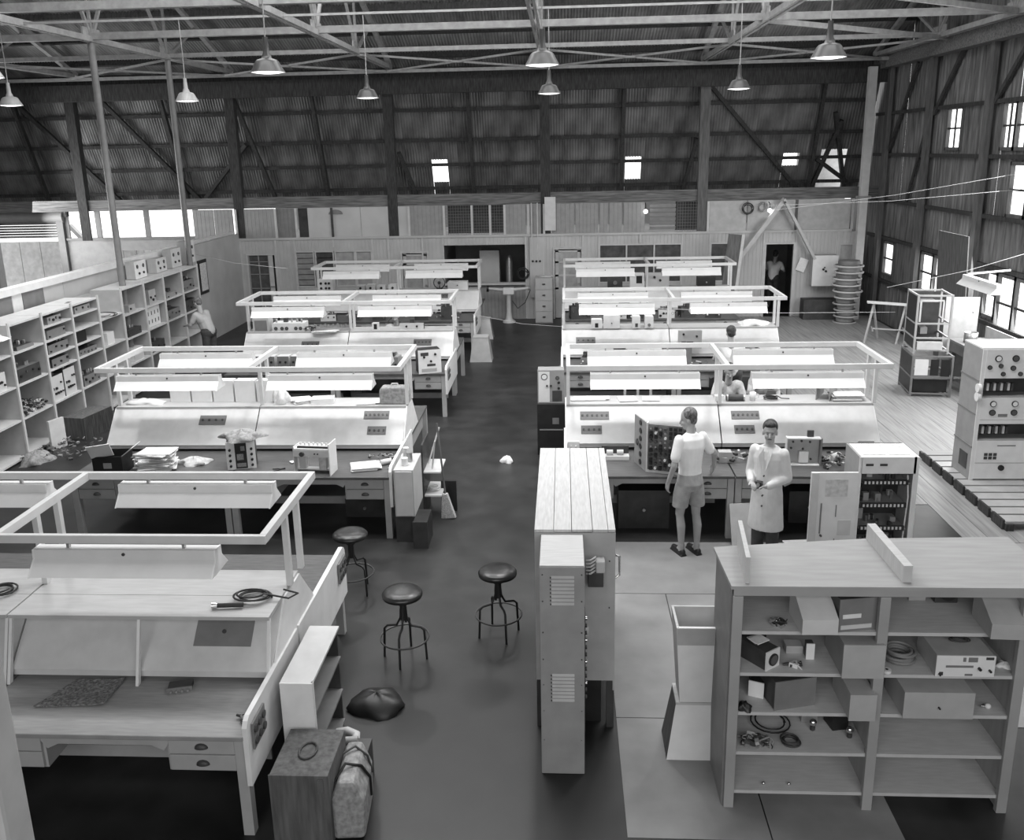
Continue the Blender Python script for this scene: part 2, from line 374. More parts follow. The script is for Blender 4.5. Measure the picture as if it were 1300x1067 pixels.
# ---- office partition (tongue and groove) with openings
def tg(x0, x1, z0, z1, nm='boarding', m=None, y=None, p=None, pitch=.10):
    y = YF if y is None else y
    n_ = max(1, round((x1-x0)/pitch)); vs = []; fs = []; g = .008
    w = (x1-x0)/n_
    for i in range(n_):
        a = x0+i*w
        for (xx, dy) in ((a, g), (a+g, 0), (a+w-g, 0), (a+w, g)): vs += [(xx, y+dy, z0), (xx, y+dy, z1)]
    k = 4*n_-1
    for i in range(k): fs.append((2*i, 2*i+2, 2*i+3, 2*i+1))
    mb = MB(); mb.add(vs, fs)
    mb.box(x0, x1, y+.015, y+.05, z0, z1)
    o = mb.build(nm, m or M['cream'], p or part); return o
part = bx('wall_far_partition', M['cream'], None, -9.1, 7.75, YF-.035, YF+.06, 2.30, 2.36, kind='structure')
lower = [(-9.1,-8.9,0),(-8.04,-7.52,0),(-5.3,-4.52,0),(-3.73,-3.3,0),(-1.03,-.28,0),(.54,.97,0),(3.24,3.99,0),(4.52,5.46,0),(6.28,7.44,0),(7.84,7.95,0)]
for a, b, _ in lower: tg(a, b, 0, 2.3)
for a, b, z0 in ((-8.9,-8.04,1.93),(-7.52,-5.3,1.98),(-4.52,-3.73,1.93),(-3.3,-1.03,2.08),(-.28,.54,1.98),(.97,3.24,2.05),(3.99,4.52,2.05),(5.46,6.28,2.03),(7.44,7.84,1.98)): tg(a, b, z0, 2.3)
for a, b, z1 in ((-7.52,-5.3,.97),(.97,3.24,.98),(3.99,4.52,.98),(7.44,7.84,1.2)): tg(a, b, 0, z1)
tg(-3.3, -1.03, 0, 1.0, m=M['grey'])
for x in (-8.04,-7.5,-6.4,-5.3,-4.85,-3.9,-3.32,-2.1,-1.03,-.55,.54,.98,2.1,3.24,3.99,4.52,5.44,6.3,7.42,7.84):
    bx('batten', M['jamb'], part, x-.022, x+.022, YF-.026, YF, 2.08 if x in (-6.4,-2.1,2.1) else 0.02, 2.3)
bx('shelf_ledge', M['jamb'], part, -3.3, -1.05, YF-.12, YF+.1, .98, 1.03)
wn = [n]
def pane_window(x0, x1, z0, z1, m, cols=1, louvre=0, name=None, rows=1):
    wn[0] += 1
    f = MB(); y0, y1 = YF-.02, YF+.05; t = .035
    f.box(x0, x0+t, y0, y1, z0, z1).box(x1-t, x1, y0, y1, z0, z1).box(x0+t, x1-t, y0+.003, y1, z0+.001, z0+t).box(x0+t, x1-t, y0+.003, y1, z1-t, z1-.001)
    w = f.build(name or 'window_%d' % wn[0], M['jamb'], None, kind='structure')
    cw = (x1-x0)/cols
    for i in range(cols):
        if i: bx('glazing_bar', M['jamb'], w, x0+i*cw-.02, x0+i*cw+.02, y0, y1-.02, z0, z1)
        if louvre:
            for k in range(louvre):
                z = z0+.06+(z1-z0-.1)*k/louvre
                MB().box(0, cw-.06, -.004, .004, 0, (z1-z0-.1)/louvre*.96, tr(x0+i*cw+.03, YF+.03, z) @ rotx(.35)).build('louvre', m, w)
        else:
            for r in range(rows):
                hh = (z1-z0)/rows
                bx('pane', m, w, x0+i*cw+.02, x0+(i+1)*cw-.02, YF+.02, YF+.028, z0+r*hh+.03, z0+(r+1)*hh-.03)
                if r: bx('glazing_bar', M['jamb'], w, x0, x1, y0, y1-.02, z0+r*hh-.02, z0+r*hh+.02)
    return w
pane_window(-7.5, -6.96, .97, 1.98, M['glassl'], 1, 6)
pane_window(-6.94, -6.4, .97, 1.98, M['glass'], 1, 6)
pane_window(-6.38, -5.8, .97, 1.98, M['glassl'], 1, 0, None, 2)
pane_window(-5.8, -5.32, .97, 1.98, M['glassl'], 1, 0, None, 2)
pane_window(.98, 3.24, .98, 2.05, M['glass'], 3)
pane_window(4.0, 4.52, .98, 2.05, M['glass'], 1)
pane_window(7.45, 7.84, 1.2, 1.98, M['glassl'], 1)
dn = [0]
def door(x0, x1, z1, style):
    dn[0] += 1
    f = MB(); y0, y1 = YF-.03, YF+.06; t = .045
    f.box(x0, x0+t, y0-.006, y1, 0, z1).box(x1-t, x1, y0-.006, y1, 0, z1).box(x0+t, x1-t, y0-.004, y1, z1-t, z1-.001)
    d = f.build('door_%d' % dn[0], M['jamb'], None, kind='structure')
    if style == 'glazed':
        a, b = x0+.06, x1-.06
        bx('leaf', M['cream'], d, a, b, YF+.01, YF+.05, .02, .82)
        bx('stile', M['cream'], d, a, a+.09, YF+.01, YF+.05, .82, z1-.05); bx('stile', M['cream'], d, b-.09, b, YF+.01, YF+.05, .82, z1-.05)
        for z in (.82, 1.18, 1.55, z1-.13): bx('rail', M['cream'], d, a, b, YF+.01, YF+.05, z, z+.05)
        bx('pane', M['glassl'], d, a+.09, b-.09, YF+.025, YF+.03, .87, z1-.1)
        MB().cone((b-.04, YF+.01, .98), (b-.04, YF-.05, .98), .022).build('door_handle', M['metal'], d)
    if style == 'open':
        a, b = x0+.06, x0+.62
        bx('pane', M['glass'], d, a, b, YF+.03, YF+.035, .2, z1-.06)
        for x in (a, (a+b)/2, b): bx('glazing_bar', M['grey'], d, x-.014, x+.014, YF+.0, YF+.04, .05, z1-.05)
        for z in (.55, .95, 1.35, 1.7): bx('glazing_bar', M['grey'], d, a, b, YF+.0, YF+.04, z-.01, z+.01)
        bx('leaf', M['jamb'], d, b+.02, x1-.1, YF-.05, YF+.0, .02, z1-.05)
        bx('door_handle', M['metal'], d, b+.03, b+.17, YF-.09, YF-.05, 1.0, 1.03)
    return d
door(-8.9, -8.04, 1.93, 'open'); door(-4.52, -3.73, 1.93, 'glazed'); door(-.28, .54, 1.98, 'glazed'); door(5.46, 6.28, 2.03, 'none')
# rooms behind
room = bx('wall_far_rooms', M['grey'], None, -9.1, 8.6, 28.4, 28.5, 0, 3.3, kind='structure')
bx('room_ceiling', M['mid'], room, -9.1, 7.9, YF+.07, 28.4, 2.28, 2.31)
for x in (-9.0, -4.9, -3.45, -.95, .75, 3.6, 5.0, 7.0): bx('room_divider', M['grey'], room, x-.04, x+.04, YF+.12, 28.4, 0, 2.28)
# upper zone panels, z 2.36..3.17
def up(x0, x1, kind, y=YF+.04):
    z0, z1 = 2.36, 3.16
    if kind == 'cream': bx('panel', M['cream'], part, x0, x1, y, y+.03, z0, z1)
    elif kind == 'sheet': bx('panel', M['plaster'], part, x0+.01, x1-.01, y, y+.03, z0, z1)
    elif kind == 'slat': tg(x0, x1, z0, z1, 'panel', M['grey'], y, part, .11)
    elif kind == 'dkslat': tg(x0, x1, z0, z1, 'panel', M['mid'], y, part, .11)
    elif kind == 'dark': bx('panel', M['dark'], part, x0, x1, y+.08, y+.10, z0, z1)
    elif kind == 'mesh':
        bx('panel', M['dark'], part, x0, x1, y+.5, y+.52, z0, z1)
        mb = MB(); nn = int((x1-x0)/.07)
        for i in range(nn+1): mb.box(x0+i*(x1-x0)/nn-.004, x0+i*(x1-x0)/nn+.004, y, y+.006, z0, z1)
        for i in range(11): mb.box(x0, x1, y, y+.006, z0+i*.08-.004, z0+i*.08+.004)
        mb.build('wire_mesh', M['mid'], part, kind='stuff')
for a, b, k in ((-10.33,-9.75,'slat'),(-9.73,-9.2,'slat'),(-9.0,-8.0,'slat'),(-7.95,-7.42,'dkslat'),(-7.36,-7.1,'dark'),(-7.07,-6.42,'cream'),(-6.36,-5.6,'cream'),(-5.58,-4.82,'cream'),(-4.54,-4.26,'cream'),(-4.22,-3.3,'slat'),
                (-3.23,-1.6,'mesh'),(-1.58,-1.02,'slat'),(-.9,-.5,'slat'),(-.3,.3,'slat'),(.34,.95,'slat'),(1.0,1.22,'slat'),(1.26,1.6,'slat'),(1.65,2.22,'slat'),(3.1,3.88,'mesh'),(3.95,4.95,'sheet'),(4.97,6.25,'sheet'),(6.3,7.7,'sheet')):
    up(a, b, k)
for k in range(6): MB().box(2.35, 3.05, 0, .01, 0, .10, tr(0, YF+.05, 2.42+k*.12) @ rotx(.5)).build('louvre', M['grey'], part)
for x in (-9.1,-7.98,-7.4,-6.39,-4.24,-3.27,-2.5,-2.0,-1.6,-.95,-.52,3.92,6.27,7.75):
    bx('upright', M['jamb'] if x not in (-6.39, 6.27) else M['dark'], part, x-.03, x+.03, YF, YF+.035, 2.36, 3.16)
MB().prism([(-6.28+.2*math.cos(t*PI/8), 2.98+.13*math.sin(t*PI/8)) for t in range(9)], YF+.02, YF+.035, 'y').build('vent', M['mid'], part)
bx('switch_board', M['cream'], part, -.92, -.56, YF-.06, YF-.03, .6, 2.28)
for x in (-.84, -.74, -.64): MB().cone((x, YF-.06, 1.62), (x, YF-.085, 1.62), .03, n=8).build('switch', M['black'], part)
for x in (-.86, -.70): MB().cone((x, YF-.05, 1.65), (x, YF-.05, 3.2), .016, n=6).build('conduit', M['jamb'], part)
bx('panel', M['white2'], part, -.5, -.2, YF-.05, YF-.01, 2.45, 3.35)

# far left end: window band, sheeted wall, roller door and yard
fl = bx('wall_far_left', M['grey'], None, -14.4, -9.1, 25.5, 25.56, 0, 1.38, kind='structure')
for a, b, z0, z1 in ((-14.4,-12.95,1.38,2.35),(-11.95,-9.1,1.38,2.35),(-12.95,-11.95,2.0,2.35),(-14.42,-14.3,2.35,3.3),(-10.6,-10.45,2.35,3.3),(-12.05,-11.9,2.35,3.2),(-13.5,-13.35,2.35,3.3)):
    bx('wall_sheet', M['grey'] if z1 < 3 else M['mid'], fl, a, b, 25.5, 25.56, z0, z1)
bx('sill', M['mid'], fl, -14.4, -10.4, 25.44, 25.58, 2.32, 2.38)
bx('glazing_bar', M['mid'], fl, -12.45, -12.4, 25.5, 25.56, 1.38, 2.0)
bx('lintel', M['beam'], fl, -20, -14.3, 25.42, 25.6, 3.0, 3.3)
rd = MB()
for k in range(9): rd.box(-16.6, -14.45, 25.55, 25.6, 2.40+k*.075, 2.40+k*.075+.06)
rd.build('roller_shutter', M['mid'], fl)
MB().cone((-16.7, 25.5, 3.0), (-14.4, 25.5, 3.0), .17, n=16).build('shutter_drum', M['grey'], fl)
bx('door_post', M['mid'], fl, -14.62, -14.42, 25.4, 25.6, 0, 3.0)
bx('door_post', M['grey'], fl, -16.75, -16.5, 25.3, 25.6, 0, 3.2)
yard = bx('yard_wall', M['outside'], None, -24, -11, 31.0, 31.2, 0, 1.8, kind='structure')
for i in range(16): bx('wall_sheet', M['outside'], yard, -23+i*.75, -23+i*.75+.73, 30.95, 31.0, 0, 1.8)
MB().bar((-16.9, 30.2, 2.4), (-14.6, 29.6, .2), .14, .14).build('raking_prop', M['grey2'], yard)
bx('yard_ground', M['outside'], yard, -26, -11, 25.7, 31, -.1, 0)
# partition wall behind the shelving
pw = bx('wall_left_partition', M['cream'], None, -9.3, -9.24, 16.0, 24.75, 0, 2.42, kind='structure')
bx('top_rail', M['white'], pw, -9.36, -9.18, 13.4, 24.75, 2.42, 2.54)
for (a, b, m_) in ((13.5,13.85,'white'),(13.86,14.4,'mid'),(14.42,14.7,'white'),(14.72,15.35,'mid'),(15.36,16.0,'cream')):
    bx('panel', M[m_], pw, -9.3, -9.25, a, b, 0, 2.42)
bx('panel', M['cream'], pw, -9.1, -9.06, 21.5, YF, 0, 2.5)
# ---------------------------------------------------------------- work benches
DZ = .81; TZ = 1.30
def make_desk(panel_side, label, group, depth=1.05, two=True, soc=True, wood='deskwood2'):
    # local: x 0..2, front face at y=0, back at y=depth
    t = thing('desk', label, 'desk', group=group)
    w = 1.985
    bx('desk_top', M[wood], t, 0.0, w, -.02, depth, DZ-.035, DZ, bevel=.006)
    # apron with curved kneehole
    z0, z1 = .60, DZ-.036
    kx0, kx1 = .56, w-.56
    mb = MB()
    mb.prism([(kx0-.02, z0+.12), (kx0-.02, z1), (kx1+.02, z1), (kx1+.02, z0+.12), (kx1-.02, z0+.0+.06), (kx1-.10, z0+.10), (kx0+.10, z0+.10), (kx0+.02, z0+.06)], .03, .05, 'y')
    mb.build('apron', M['deskpaint'], t)
    for sx in (0, 1):
        x0 = .06 if not sx else w-.56; x1 = .56 if not sx else w-.06
        mb = MB(); mb.box(x0, x1, .045, depth-.1, .50, DZ-.036).build('drawer_case', M['deskpaint'], t)
        for k in range(2):
            zb = .515+k*.13
            d = bx('drawer', M['deskpaint'], t, x0+.02, x1-.02, .02, .044, zb, zb+.12, bevel=.003)
            mb = MB(); c = ((x0+x1)/2, .02, zb+.065)
            vs = []; fs = []
            for j in range(5):
                ph = j*PI/8
                for i in range(9):
                    th = PI*i/8
                    vs.append((c[0]+.048*math.cos(th)*math.cos(ph), c[1]-.026*math.sin(ph)-.002, c[2]-.015+.036*math.sin(th)*math.cos(ph)))
            for j in range(4):
                for i in range(8): fs.append((j*9+i, j*9+i+1, (j+1)*9+i+1, (j+1)*9+i))
            mb.add(vs, fs, None, True); mb.build('cup_handle', M['dark'], d)
    for x in (0.0, w-.075):
        for y in (.01, depth-.09): bx('leg', M['deskpaint'], t, x, x+.075, y, y+.075, 0, DZ-.036)
    bx('foot_rail', M['deskpaint'], t, .075, w-.075, depth*.55, depth*.55+.03, .12, .22)
    if panel_side:
        x0, x1 = (w-.005, w+.03) if panel_side > 0 else (-.035, .005)
        poly = [(-.01, .42), (-.01, .87), (.02, .91), (.06, .93), (depth, .93), (depth, .42)]
        p = MB().prism(poly, x0+.002, x1+.002, 'x').build('side_panel', M['white'], t)
        if soc:
            xs_ = x1+.003 if panel_side > 0 else x0-.02
            sp = bx('socket_plate', M['mid'], t, xs_, xs_+.016, .06, .30, .66, .86)
            for i in range(3):
                for j in range(2):
                    q = (xs_+(.016 if panel_side > 0 else 0), .10+i*.08, .71+j*.09)
                    MB().cone(q, (q[0]+(.012 if panel_side > 0 else -.012), q[1], q[2]), .028, n=10).build('socket', M['dark'], sp)
    return t
BY, TY, BZ = .60, .20, .90      # console section
def pnl(t, side=-1):           # a point on the sloping panel, t 0 bottom .. 1 top
    return side*(BY+(TY-BY)*t), BZ+(TZ-BZ)*t
def make_console(label, group, end=0, plates=(), back_plates=(), front_shelf=False):
    t = thing('console', label, 'console', group=group)
    w = 1.985
    for side, nm in ((-1, 'front_panel'), (1, 'back_panel')):
        mb = MB(); a = pnl(0, side); b = pnl(1, side)
        mb.prism([a, b, (b[0]-side*.02, b[1]-.012), (a[0]-side*.03, a[1]+.0)], 0, w, 'x'); mb.build(nm, M['white2'], t)
        mb = MB().box(0, w, side*(BY-.02)-.008, side*(BY-.02)+.008, BZ-.055, BZ).build('kick_strip', M['white2'], t)
    bx('console_top', M['top'], t, 0, w, -TY-.015, TY+.015, TZ-.01, TZ+.018)
    bx('base', M['dark'], t, .02, w-.02, -BY+.12, BY-.12, DZ+.003, BZ-.02)
    for sx in ((end,) if end else ()):
        x0, x1 = (w, w+.016) if sx > 0 else (-.016, 0)
        MB().prism([(-BY, BZ-.05), (-TY, TZ), (TY, TZ), (BY, BZ-.05)], x0, x1, 'x').build('end_panel', M['white'], t)
    def plate(x0, wd, tc, h, ns, side=-1, m='socket'):
        dy, dz = TY-BY, TZ-BZ; ln = math.hypot(dy, dz)
        a = math.atan2(dy*side, dz)   # tilt
        y, z = pnl(tc, side)
        T = tr(x0, y, z) @ rotx(-math.atan2(side*dy, dz))
        yy = (-.008, .001) if side < 0 else (-.001, .008)
        p = MB().box(0, wd, yy[0], yy[1], -h/2, h/2, T).build('socket_plate', M[m], t)
        for i in range(ns):
            x = wd*(i+.5)/ns
            q0 = T @ Vector((x, side*.008, 0)); q1 = T @ Vector((x, side*.016, 0))
            MB().cone(q0, q1, min(.016, wd/ns*.33), n=8).build('socket', M['dark'], p)
    for a in plates: plate(*a)
    for a in back_plates: plate(*a, side=1)
    if front_shelf:
        bx('front_shelf', M['top'], t, 0, w, -TY-.34, -TY-.018, TZ-.012, TZ+.016)
        for x in (-.004, .98, w-.02) if True else ():
            y0 = -TY-.32
            MB().prism([(y0, TZ-.013), (y0+.02, TZ-.013), (-BY-.035, DZ+.004), (-BY-.075, DZ+.004)], x, x+.022, 'x').build('brace', M['white'], t)
    return t
def make_frame(label, w=4.0, RZ=1.90, hw=.65, posts=(0, .5, 1)):
    t = thing('light_gantry', label, 'frame', group='white timber light frames over the benches')
    for s in (-1, 1): bx('rail', M['rail'], t, 0, w, s*hw-.02, s*hw+.02, RZ, RZ+.065, bevel=.004)
    for k in (0, .5, 1):
        x = k*(w-.05)
        bx('cross_bar', M['rail'], t, x, x+.05, -hw+.021, hw-.021, RZ, RZ+.065)
        for s in (-1, 1):
            if k == .5: x_ = x
            else: x_ = x
            bx('post', M['rail'], t, x_+.003, x_+.047, s*.15-.025, s*.15+.025, (TZ+.02), RZ-.001)
    return t
def make_lum(label):
    t = thing('luminaire', label, 'light fitting', group='white trough light fittings under the frames')
    l = 1.36
    poly = [(-.05, .17), (.05, .17), (.055, .10), (.155, .0), (.145, -.004), (.045, .09), (-.045, .09), (-.145, -.004), (-.155, .0), (-.055, .10)]
    MB().prism(poly, .012, l-.012, 'x').build('reflector', M['enamel'], t)
    bx('channel', M['enamel'], t, .02, l-.02, -.047, .047, .105, .165)
    for x in (0, l-.012):
        MB().prism([(-.053, .172), (.053, .172), (.058, .10), (.158, -.004), (-.158, -.004), (-.058, .10)], x, x+.012, 'x').build('end_plate', M['white'], t)
    for x in (.25, l-.25): bx('hanger', M['metal'], t, x-.01, x+.01, -.015, .015, .171, .205)
    MB().cone((.68, -.052, .14), (.68, -.062, .14), .012, n=8).build('knob', M['dark'], t)
    for y in (-.045, .045): MB().cone((.03, y, .055), (l-.03, y, .055), .018, n=8).build('tube', M['white'], t)
    return t
LUM = None; DESKC = {}
def row_name(side, k):
    o = ['nearest', 'second', 'third', 'farthest'][k]
    if side == 'L': return o+' bench left of the aisle'
    return {1: 'nearest', 2: 'middle', 3: 'farthest'}[k]+' bench right of the aisle'
rows = [('L', 0, -6.16, 6.35), ('L', 1, -6.10, 11.62), ('L', 2, -6.08, 16.80), ('L', 3, -6.06, 21.85), ('R', 1, 0.03, 11.66), ('R', 2, -.02, 16.85), ('R', 3, 0.0, 21.8)]
for side, k, x0, yc in rows:
    rn = row_name(side, k)
    d = 1.05 if k else .80
    yf = BY+.95 if k else 1.22
    dep = yf-.02
    aisle = 1 if side == 'L' else 0
    for h in (0, 1):
        hn = 'left' if h == 0 else 'right'
        atend = (1 if (h == 1 and side == 'L') else (-1 if (h == 0 and side == 'R') else 0))
        lf = 'painted drawer desk, camera side, %s half of the %s' % (hn, rn)
        lb = 'painted drawer desk, far side, %s half of the %s' % (hn, rn)
        gx = x0+h*2.0
        key = (atend, k == 0)
        if key not in DESKC:
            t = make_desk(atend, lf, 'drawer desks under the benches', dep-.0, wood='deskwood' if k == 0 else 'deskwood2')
            DESKC[key] = t; t.location = (gx, yc-yf, 0)
        else: dup(DESKC[key], (gx, yc-yf, 0), 0, lf)
        # far-side desk turned round
        key2 = (-atend, k == 0, 'b')
        bd = 1.5 if k else 1.5
        be = -atend if k == 0 else 0
        keyb = (be, 'back')
        if keyb not in DESKC:
            DESKC[keyb] = make_desk(be, lb, 'drawer desks under the benches', 1.53); t = DESKC[keyb]
            t.location = (gx+1.985, yc+1.55, 0); t.rotation_euler = (0, 0, PI)
        else: dup(DESKC[keyb], (gx+1.985, yc+1.55, 0), PI, lb)
    # consoles
    if side == 'L':
        P = {0: ((),((1.05,.62,.93,.07,6),(1.25,.42,.62,.24,1,-1,'mid'))), 1: (((1.2,.36,.66,.14,4),),((1.43,.34,.78,.12,6),(1.5,.25,.37,.12,4))), 2: (((1.1,.34,.5,.14,4),),((1.25,.34,.55,.14,5),)), 3: ((),((.95,.3,.72,.13,4),(.98,.27,.3,.13,3)))}[k]
    else:
        P = {1: (((.18,.38,.72,.12,6),(.19,.27,.35,.12,4)),((.15,.36,.72,.12,6),(.17,.26,.35,.12,4))), 2: (((.25,.36,.55,.14,4),),()), 3: (((1.3,.34,.72,.13,4),(1.32,.26,.35,.13,3)),())}[k]
    if k == 0: P = ((), ((1.18,.62,.90,.06,1,-1,'mid'),(1.36,.44,.52,.22,1,-1,'mid')))
    for h in (0, 1):
        hn = 'left' if h == 0 else 'right'
        e = 1 if (h == 1) else -1
        t = make_console('sloping cream console, %s half of the %s' % (hn, rn), 'sloping consoles on the benches', e, P[h], (), k == 0)
        t.location = (x0+h*2.0, yc, 0)
    # frames and lights
    yr = yc+(.12 if k == 0 else (.02 if side == 'L' else -.06))
    f = make_frame('white timber frame holding lights over the %s' % rn, 4.02)
    f.location = (x0, yr, 0)
    for h in (0, 1):
        for s in (-1, 1):
            lb = 'white trough light fitting, %s rail, %s half of the %s' % ('near' if s < 0 else 'far', 'left' if h == 0 else 'right', rn)
            loc = (x0+h*2.0+.30, yr+s*.65, 1.90-.205)
            if LUM is None: LUM = make_lum(lb); LUM.location = loc
            else: dup(LUM, loc, 0, lb)
# ---------------------------------------------------------------- archetypes of gear
def gear(name, label, cat, loc, rz, w, d, h, body='grey', front=None, knobs=(), tops=(), slots=(), handles=False, group=None, plates=(), wedge=False, open_top=False):
    """box centred on loc in x, front face at local y=0, going back to y=d"""
    t = thing(name, label, cat, loc, rz, group)
    if wedge:
        MB().prism([(0, 0), (0, h*.45), (d*.9, h), (d, h), (d, 0)], -w/2, w/2, 'x').build('case', M[body], t)
    elif open_top:
        th = .008
        bx('base', M[body], t, -w/2, w/2, 0, d, 0, th)
        bx('side', M[body], t, -w/2, -w/2+th, 0, d, th, h); bx('side', M[body], t, w/2-th, w/2, 0, d, th, h)
        bx('side', M[body], t, -w/2+th, w/2-th, d-th, d, th, h); bx('side', M[body], t, -w/2+th, w/2-th, 0, th, th, h)
    else: bx('case', M[body], t, -w/2, w/2, .004, d, 0, h, bevel=.004)
    if front: bx('front_panel', M[front], t, -w/2-.004, w/2+.004, -.006, .003, -.0, h+.002)
    for (x, z, r, *mm) in knobs:
        m_ = mm[0] if mm else 'black'
        if m_ in ('dial', 'dialdk'):
            dl = MB().cone((x, -.006, z), (x, -.016, z), r, n=16).build('dial', M['black'], t)
            MB().cone((x, -.0165, z), (x, -.018, z), r*.78, n=14).build('dial_face', M[m_], dl)
        else: MB().cone((x, -.006, z), (x, -.03, z), r, n=10).build('knob', M[m_], t)
    for (x0, z0, x1, z1, *mm) in plates: bx('name_plate' if not mm else 'panel', M[mm[0] if mm else 'dark'], t, x0, x1, -.010, -.005, z0, z1)
    for (kind, x, y, *r) in tops:
        if kind == 'valve': MB().lathe([(.018,0),(.018,.05),(.012,.065),(0,.07)], (x, y, h+.001), 8).build('valve', M['metal'], t)
        elif kind == 'can': MB().cone((x, y, h+.001), (x, y, h+.06), .022, n=10).build('capacitor', M['metal'], t)
        elif kind == 'tx': bx('transformer', M['dark'], t, x-.04, x+.04, y-.035, y+.035, h+.001, h+.07)
        elif kind == 'coil': MB().cone((x, y, h+.001), (x, y, h+.05), .028, n=10).build('coil', M['dark'], t)
    for (x0, x1, z) in slots: bx('slot', M['black'], t, x0, x1, -.009, -.004, z, z+.012)
    if handles:
        for x in (-w/2+.03, w/2-.03): MB().tube([(x, -.006, h*.25), (x, -.045, h*.28), (x, -.045, h*.72), (x, -.006, h*.75)], .006).build('handle', M['chrome'], t)
    return t
def junk(name, label, cat, loc, rz, n_, sx, sy, sz, mats=('dark','metal','grey2'), seed=1, group=None):
    """heap of loose parts that nobody could count: short rods, blocks and loops"""
    r = random.Random(seed)
    t = thing(name, label, cat, loc, rz, group)
    for k, mname in enumerate(mats):
        mb = MB()
        for i in range(n_//len(mats)):
            x, y = r.uniform(-sx, sx), r.uniform(-sy, sy); z = r.uniform(.012, sz*(1-.5*abs(x/sx)))
            T = tr(x, y, z) @ rotz(r.uniform(0, 6)) @ rotx(r.uniform(-.5, .5))
            q = r.random(); a = r.uniform(.012, .03)
            if q < .45: mb.box(-a, a, -a*.6, a*.6, -min(a*.5, z), a*.5, T)
            elif q < .8:
                p0 = T @ Vector((-a*1.5, 0, 0)); p1 = T @ Vector((a*1.5, 0, .01)); mb.cone(p0, p1, a*.35, n=6)
            else:
                pts = [T @ Vector((a*1.6*math.cos(q2*.7), a*1.6*math.sin(q2*.7), .004*q2)) for q2 in range(9)]; mb.tube(pts, .004, 5)
        mb.build('loose_parts', M[mname], t, kind='stuff')
    return t
def cable(name, label, loc, R0, turns, r=.008, mt='black', tail=None, seed=0, group=None, cat='cable', flat=1.0):
    rr = random.Random(seed); pts = []
    for i in range(int(turns*18)+1):
        a = i*2*PI/18; k = R0*(1+.18*math.sin(a*.37+seed))
        pts.append((k*math.cos(a)+.12*R0*math.sin(a*.21), flat*k*math.sin(a)+.1*R0*math.cos(a*.17), r*1.2+.010*(i/18)+.006*abs(math.sin(a*.5))))
    if tail: pts += tail
    o = MB().tube(pts, r, 6).build(name, M[mt]); o.location = loc
    return tag(o, label, cat, group)
def papers(name, label, loc, rz, w, d, n_, mt='paper', cat='paper', skew=.3, th=.006, group=None, seed=3):
    r = random.Random(seed); t = thing(name, label, cat, loc, rz, group)
    for i in range(n_):
        T = tr(r.uniform(-.03, .03), r.uniform(-.02, .02), i*th*1.5+.001) @ rotz(r.uniform(-skew, skew))
        MB().box(-w/2*r.uniform(.8, 1), w/2, -d/2, d/2*r.uniform(.8, 1), 0, th, T).build('sheet', M[mt if i % 3 else 'paper2'], t)
    return t
def crumple(name, label, cat, loc, rx, ry, rz_, mt, seed=1, rough_=.22, kind=None):
    r = random.Random(seed); n_, m_ = 18, 9; mb = MB(); vs = []; fs = []
    ph0 = [r.uniform(0, 6) for _ in range(6)]
    for j in range(m_+1):
        ph = PI*.52*j/m_
        for i in range(n_):
            th = 2*PI*i/n_
            k = 1+rough_*(math.sin(3*th+ph0[0]+2*ph)+.7*math.sin(5*th+ph0[1]-3*ph)+.5*math.sin(9*th+ph0[2]+5*ph))*(.3+.7*math.sin(ph))
            vs.append((rx*k*math.sin(ph)*math.cos(th), ry*k*math.sin(ph)*math.sin(th), max(0, rz_*math.cos(ph)*(1+rough_*math.sin(4*th+ph0[3])))))
    for j in range(m_):
        for i in range(n_): fs.append((j*n_+i, (j+1)*n_+i, (j+1)*n_+(i+1) % n_, j*n_+(i+1) % n_))
    mb.add(vs, fs, None, True); o = mb.build(name, M[mt]); o.location = loc
    return tag(o, label, cat)

# ---------------------------------------------------------------- pendant lamps
def make_lamp(label, mt, zc):
    t = thing('pendant_lamp', label, 'lamp', group='bell-shaped pendant lamps under the roof trusses')
    MB().lathe([(.03,.30),(.035,.20),(.05,.17),(.055,.145),(.105,.13),(.125,.11),(.15,.06),(.18,.01),(.185,0)], n=24).build('shade', M[mt], t)
    MB().lathe([(.0,.115),(.10,.105),(.14,.06),(.172,.012),(.178,.002)], n=24).build('shade_lining', M['lampin'], t)
    MB().lathe([(0,-.014),(.08,-.010),(.14,-.002),(.172,.010)], n=24).build('glass_cover', M['lens'], t)
    MB().cone((0,0,.28), (0,0,.36), .028, n=10).build('lamp_cap', M[mt], t)
    MB().tube([(0,0,.36), (.005,0,.7), (0,0,6.73-zc)], .008, 6).build('cord', M['steelw'], t)
    d = bpy.data.lights.new('lamp_light', 'AREA'); d.shape = 'DISK'; d.size = .3; d.energy = 42; d.spread = 2.6
    return t, d
lamps = [(-3.16, 10.0, 5.46, 'lampout', 'grey bell lamp hanging over the gap before the second left bench'),
         (-.21, 10.0, 5.46, 'lampout', 'large grey bell lamp hanging over the middle of the aisle'),
         (2.76, 10.0, 5.46, 'lampout', 'large grey bell lamp hanging nearest the windowed right wall'),
         (-3.14, 15.0, 5.46, 'lampout', 'small grey bell lamp, far row, over the left benches'),
         (-.21, 15.0, 5.46, 'lampout', 'small grey bell lamp, far row, over the aisle'),
         (2.78, 15.0, 5.46, 'lampout', 'small grey bell lamp, far row, over the right benches'),
         (-6.12, 15.0, 5.48, 'lampwhite', 'white bell lamp on a bent cord beside the second thin column'),
         (-9.10, 15.0, 5.48, 'lampwhite', 'white bell lamp at the left edge of the picture, lower one'),
         (-6.30, 10.0, 5.48, 'lampwhite', 'white bell lamp cut by the left edge, upper one')]
LP = {}
